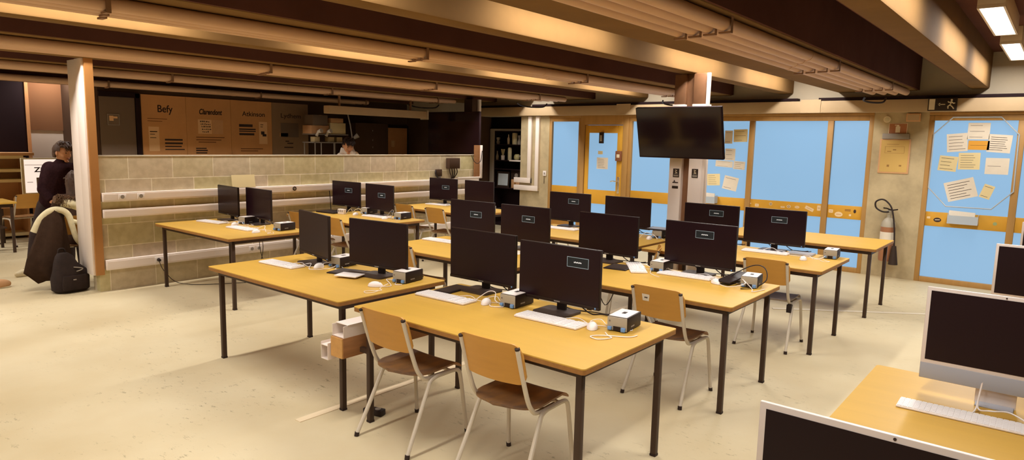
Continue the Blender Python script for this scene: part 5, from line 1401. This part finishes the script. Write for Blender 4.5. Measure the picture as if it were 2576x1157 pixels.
# person in a white hoodie behind the block wall, head bent down
loc = (6.98, 9.4, 0)
J = {'pel': ((0.0, 0.05, 0.88), (0.15, 0.12)), 'sp': ((0.02, 0.03, 1.08), (0.14, 0.12)), 'ch': ((0.06, 0.0, 1.36), (0.17, 0.13)), 'nk': ((0.0, -0.07, 1.56), 0.055), 'hd': ((-0.03, -0.11, 1.61), 0.05),
     'shL': ((-0.10, -0.02, 1.47), 0.07), 'elL': ((-0.20, -0.16, 1.25), 0.052), 'wrL': ((-0.20, -0.38, 1.18), 0.034),
     'shR': ((0.19, 0.02, 1.49), 0.07), 'elR': ((0.29, -0.12, 1.24), 0.052), 'wrR': ((0.12, -0.36, 1.14), 0.034),
     'hpL': ((-0.10, 0.06, 0.84), 0.085), 'knL': ((-0.10, 0.05, 0.48), 0.06), 'anL': ((-0.11, 0.06, 0.09), 0.036), 'toL': ((-0.14, -0.08, 0.04), 0.02),
     'hpR': ((0.10, 0.06, 0.84), 0.085), 'knR': ((0.10, 0.05, 0.48), 0.06), 'anR': ((0.11, 0.06, 0.09), 0.036), 'toR': ((0.12, -0.08, 0.04), 0.02)}
P3 = figure('person', 'dark-haired person in white hoodie looking down behind the block wall', loc, J, (-0.06, -0.15, 1.675), -1.85, 0.45, [('L', (0.2, -1, -0.2), (0, 0, 1), 1), ('R', (-0.2, -1, -0.2), (0, 0, 1), -1)], 'hoodie', M['trousers'], M['hairblack'], 5, M['hoodie'])
def ringpts(c, a, b, z, n=18, w=0.0, ph=0.0):
    return [(c[0] + a * math.cos(2 * PI * k / n) * (1 + w * math.sin(5 * 2 * PI * k / n + ph)), c[1] + b * math.sin(2 * PI * k / n) * (1 + w * math.sin(5 * 2 * PI * k / n + ph)), z) for k in range(n)]
MB().loft([ringpts((0.02, -0.03), 0.11, 0.10, 1.50), ringpts((0.03, -0.02), 0.135, 0.115, 1.56, w=0.05), ringpts((0.05, 0.02), 0.11, 0.095, 1.63, w=0.05), ringpts((0.06, 0.04), 0.05, 0.045, 1.67)]).build('hood', M['hoodie'], P3)

# coat, sweater and backpack around the left chair
t = empty('coat', (2.50, 8.92, 0), 0, 'long dark coat hanging from the chair beside the white post', 'coat')
def coat_ring(cx, cy, a, b, z, seed):
    pts = []
    for k in range(28):
        th = 2 * PI * k / 28
        w = 1 + 0.10 * math.sin(4 * th + seed) + 0.06 * math.sin(7 * th + seed * 2)
        pts.append((cx + a * w * math.cos(th), cy + b * w * math.sin(th), z + 0.02 * math.sin(3 * th + seed)))
    return pts
MB().loft([coat_ring(0.06, 0.02, 0.06, 0.05, 0.90, 0), coat_ring(0.05, 0.02, 0.11, 0.07, 0.82, .3), coat_ring(0.02, 0.01, 0.15, 0.09, 0.62, .6), coat_ring(-0.02, 0.0, 0.20, 0.11, 0.40, 1.0), coat_ring(-0.04, -0.01, 0.22, 0.12, 0.24, 1.3), coat_ring(0.02, -0.02, 0.15, 0.09, 0.10, 1.6)]).build('coat_body', M['coat'], t)
mb = MB()
rnd = random.Random(2)
for k in range(900):
    u = rnd.random(); x = 0.10 + 0.30 * u; y = 0.03 - 0.05 * rnd.random(); z = 1.03 - 0.06 * u + rnd.uniform(-0.045, 0.045)
    mb.tube([(x, y, z), (x + rnd.uniform(-.02, .02), y - 0.015, z + rnd.uniform(-.02, .03)), (x + rnd.uniform(-.028, .028), y - 0.028, z + rnd.uniform(-0.045, .012))], [0.0042, 0.0032, 0.0008], 3)
mb.tube(catmull([(0.08, 0.02, 1.03), (0.2, 0.03, 1.01), (0.32, 0.03, 0.98), (0.42, 0.03, 0.95)], 4), 0.045, 10)
mb.build('fur_trim', M['fur'], t)
t = empty('sweater', (2.80, 8.98, 0), 0, 'cream sweater draped over the back of the chair beside white post', 'sweater')
mb = MB()
mb.tube(catmull([(-0.42, 0.0, 0.66), (-0.36, -0.02, 0.80), (-0.27, -0.05, 0.895), (-0.17, -0.07, 0.905), (-0.10, -0.08, 0.84), (-0.07, -0.09, 0.70), (-0.04, -0.09, 0.57), (0.0, -0.08, 0.50)], 6), [0.046 - 0.0005 * q for q in range(43)], 12)
mb.tube(catmull([(-0.14, -0.03, 1.0), (-0.05, -0.05, 0.97), (0.06, -0.05, 0.92), (0.20, -0.02, 0.87)], 6), [0.06] * 7 + [0.055] * 12, 12)
mb.tube(catmull([(-0.10, -0.075, 0.78), (0.02, -0.08, 0.74), (0.14, -0.06, 0.72), (0.22, -0.03, 0.73)], 6), 0.028, 10)
mb.build('knit_body', M['cream'], t)
t = empty('backpack', (2.595, 8.63, 0), 0.1, 'black backpack slumped on the floor at the foot of the post', 'backpack')
def bp_ring(a, b, z, cx=0.0, cy=0.0, n=24, p=2.8):
    return [(cx + a * math.copysign(abs(math.cos(2 * PI * k / n)) ** (2 / p), math.cos(2 * PI * k / n)), cy + b * math.copysign(abs(math.sin(2 * PI * k / n)) ** (2 / p), math.sin(2 * PI * k / n)), z) for k in range(n)]
MB().loft([bp_ring(0.15, 0.10, 0.0), bp_ring(0.185, 0.12, 0.03), bp_ring(0.19, 0.125, 0.16), bp_ring(0.165, 0.105, 0.25), bp_ring(0.115, 0.085, 0.33, -0.04), bp_ring(0.085, 0.065, 0.41, -0.05), bp_ring(0.05, 0.045, 0.45, -0.06)]).build('bag_body', M['bag'], t)
MB().loft([bp_ring(0.13, 0.02, 0.04, 0, -0.122), bp_ring(0.135, 0.03, 0.10, 0, -0.122), bp_ring(0.12, 0.02, 0.2, 0, -0.115)]).build('front_pocket', M['bag'], t)
MB().tube(catmull([(0.0, -0.10, 0.29), (0.05, -0.115, 0.28), (0.09, -0.11, 0.265), (0.06, -0.12, 0.25), (0.02, -0.118, 0.24)], 5), 0.006).build('zip_cord', M['grey'], t)
MB().tube(catmull([(-0.10, 0.02, 0.43), (-0.09, 0.02, 0.49), (-0.04, 0.02, 0.49), (-0.02, 0.02, 0.43)], 5), 0.010).build('handle', M['bag'], t)
MB().bb(-0.03, 0.0, -0.155, -0.148, 0.15, 0.162).build('logo', M['grey'], t)
t = empty('shoe', (2.08, 9.35, 0), 0.2, 'tan shoe tip poking in at the left edge of the floor', 'shoe')
def f(v):
    v.z = max(v.z, -0.55)
    return v
MB().sph((0, 0, 0.038), (0.14, 0.05, 0.065), 18, 12, f).build('upper', M['cardboard'], t)
MB().bb(-0.13, 0.12, -0.045, 0.045, 0, 0.012, bev=0.005).build('sole', M['cream'], t)
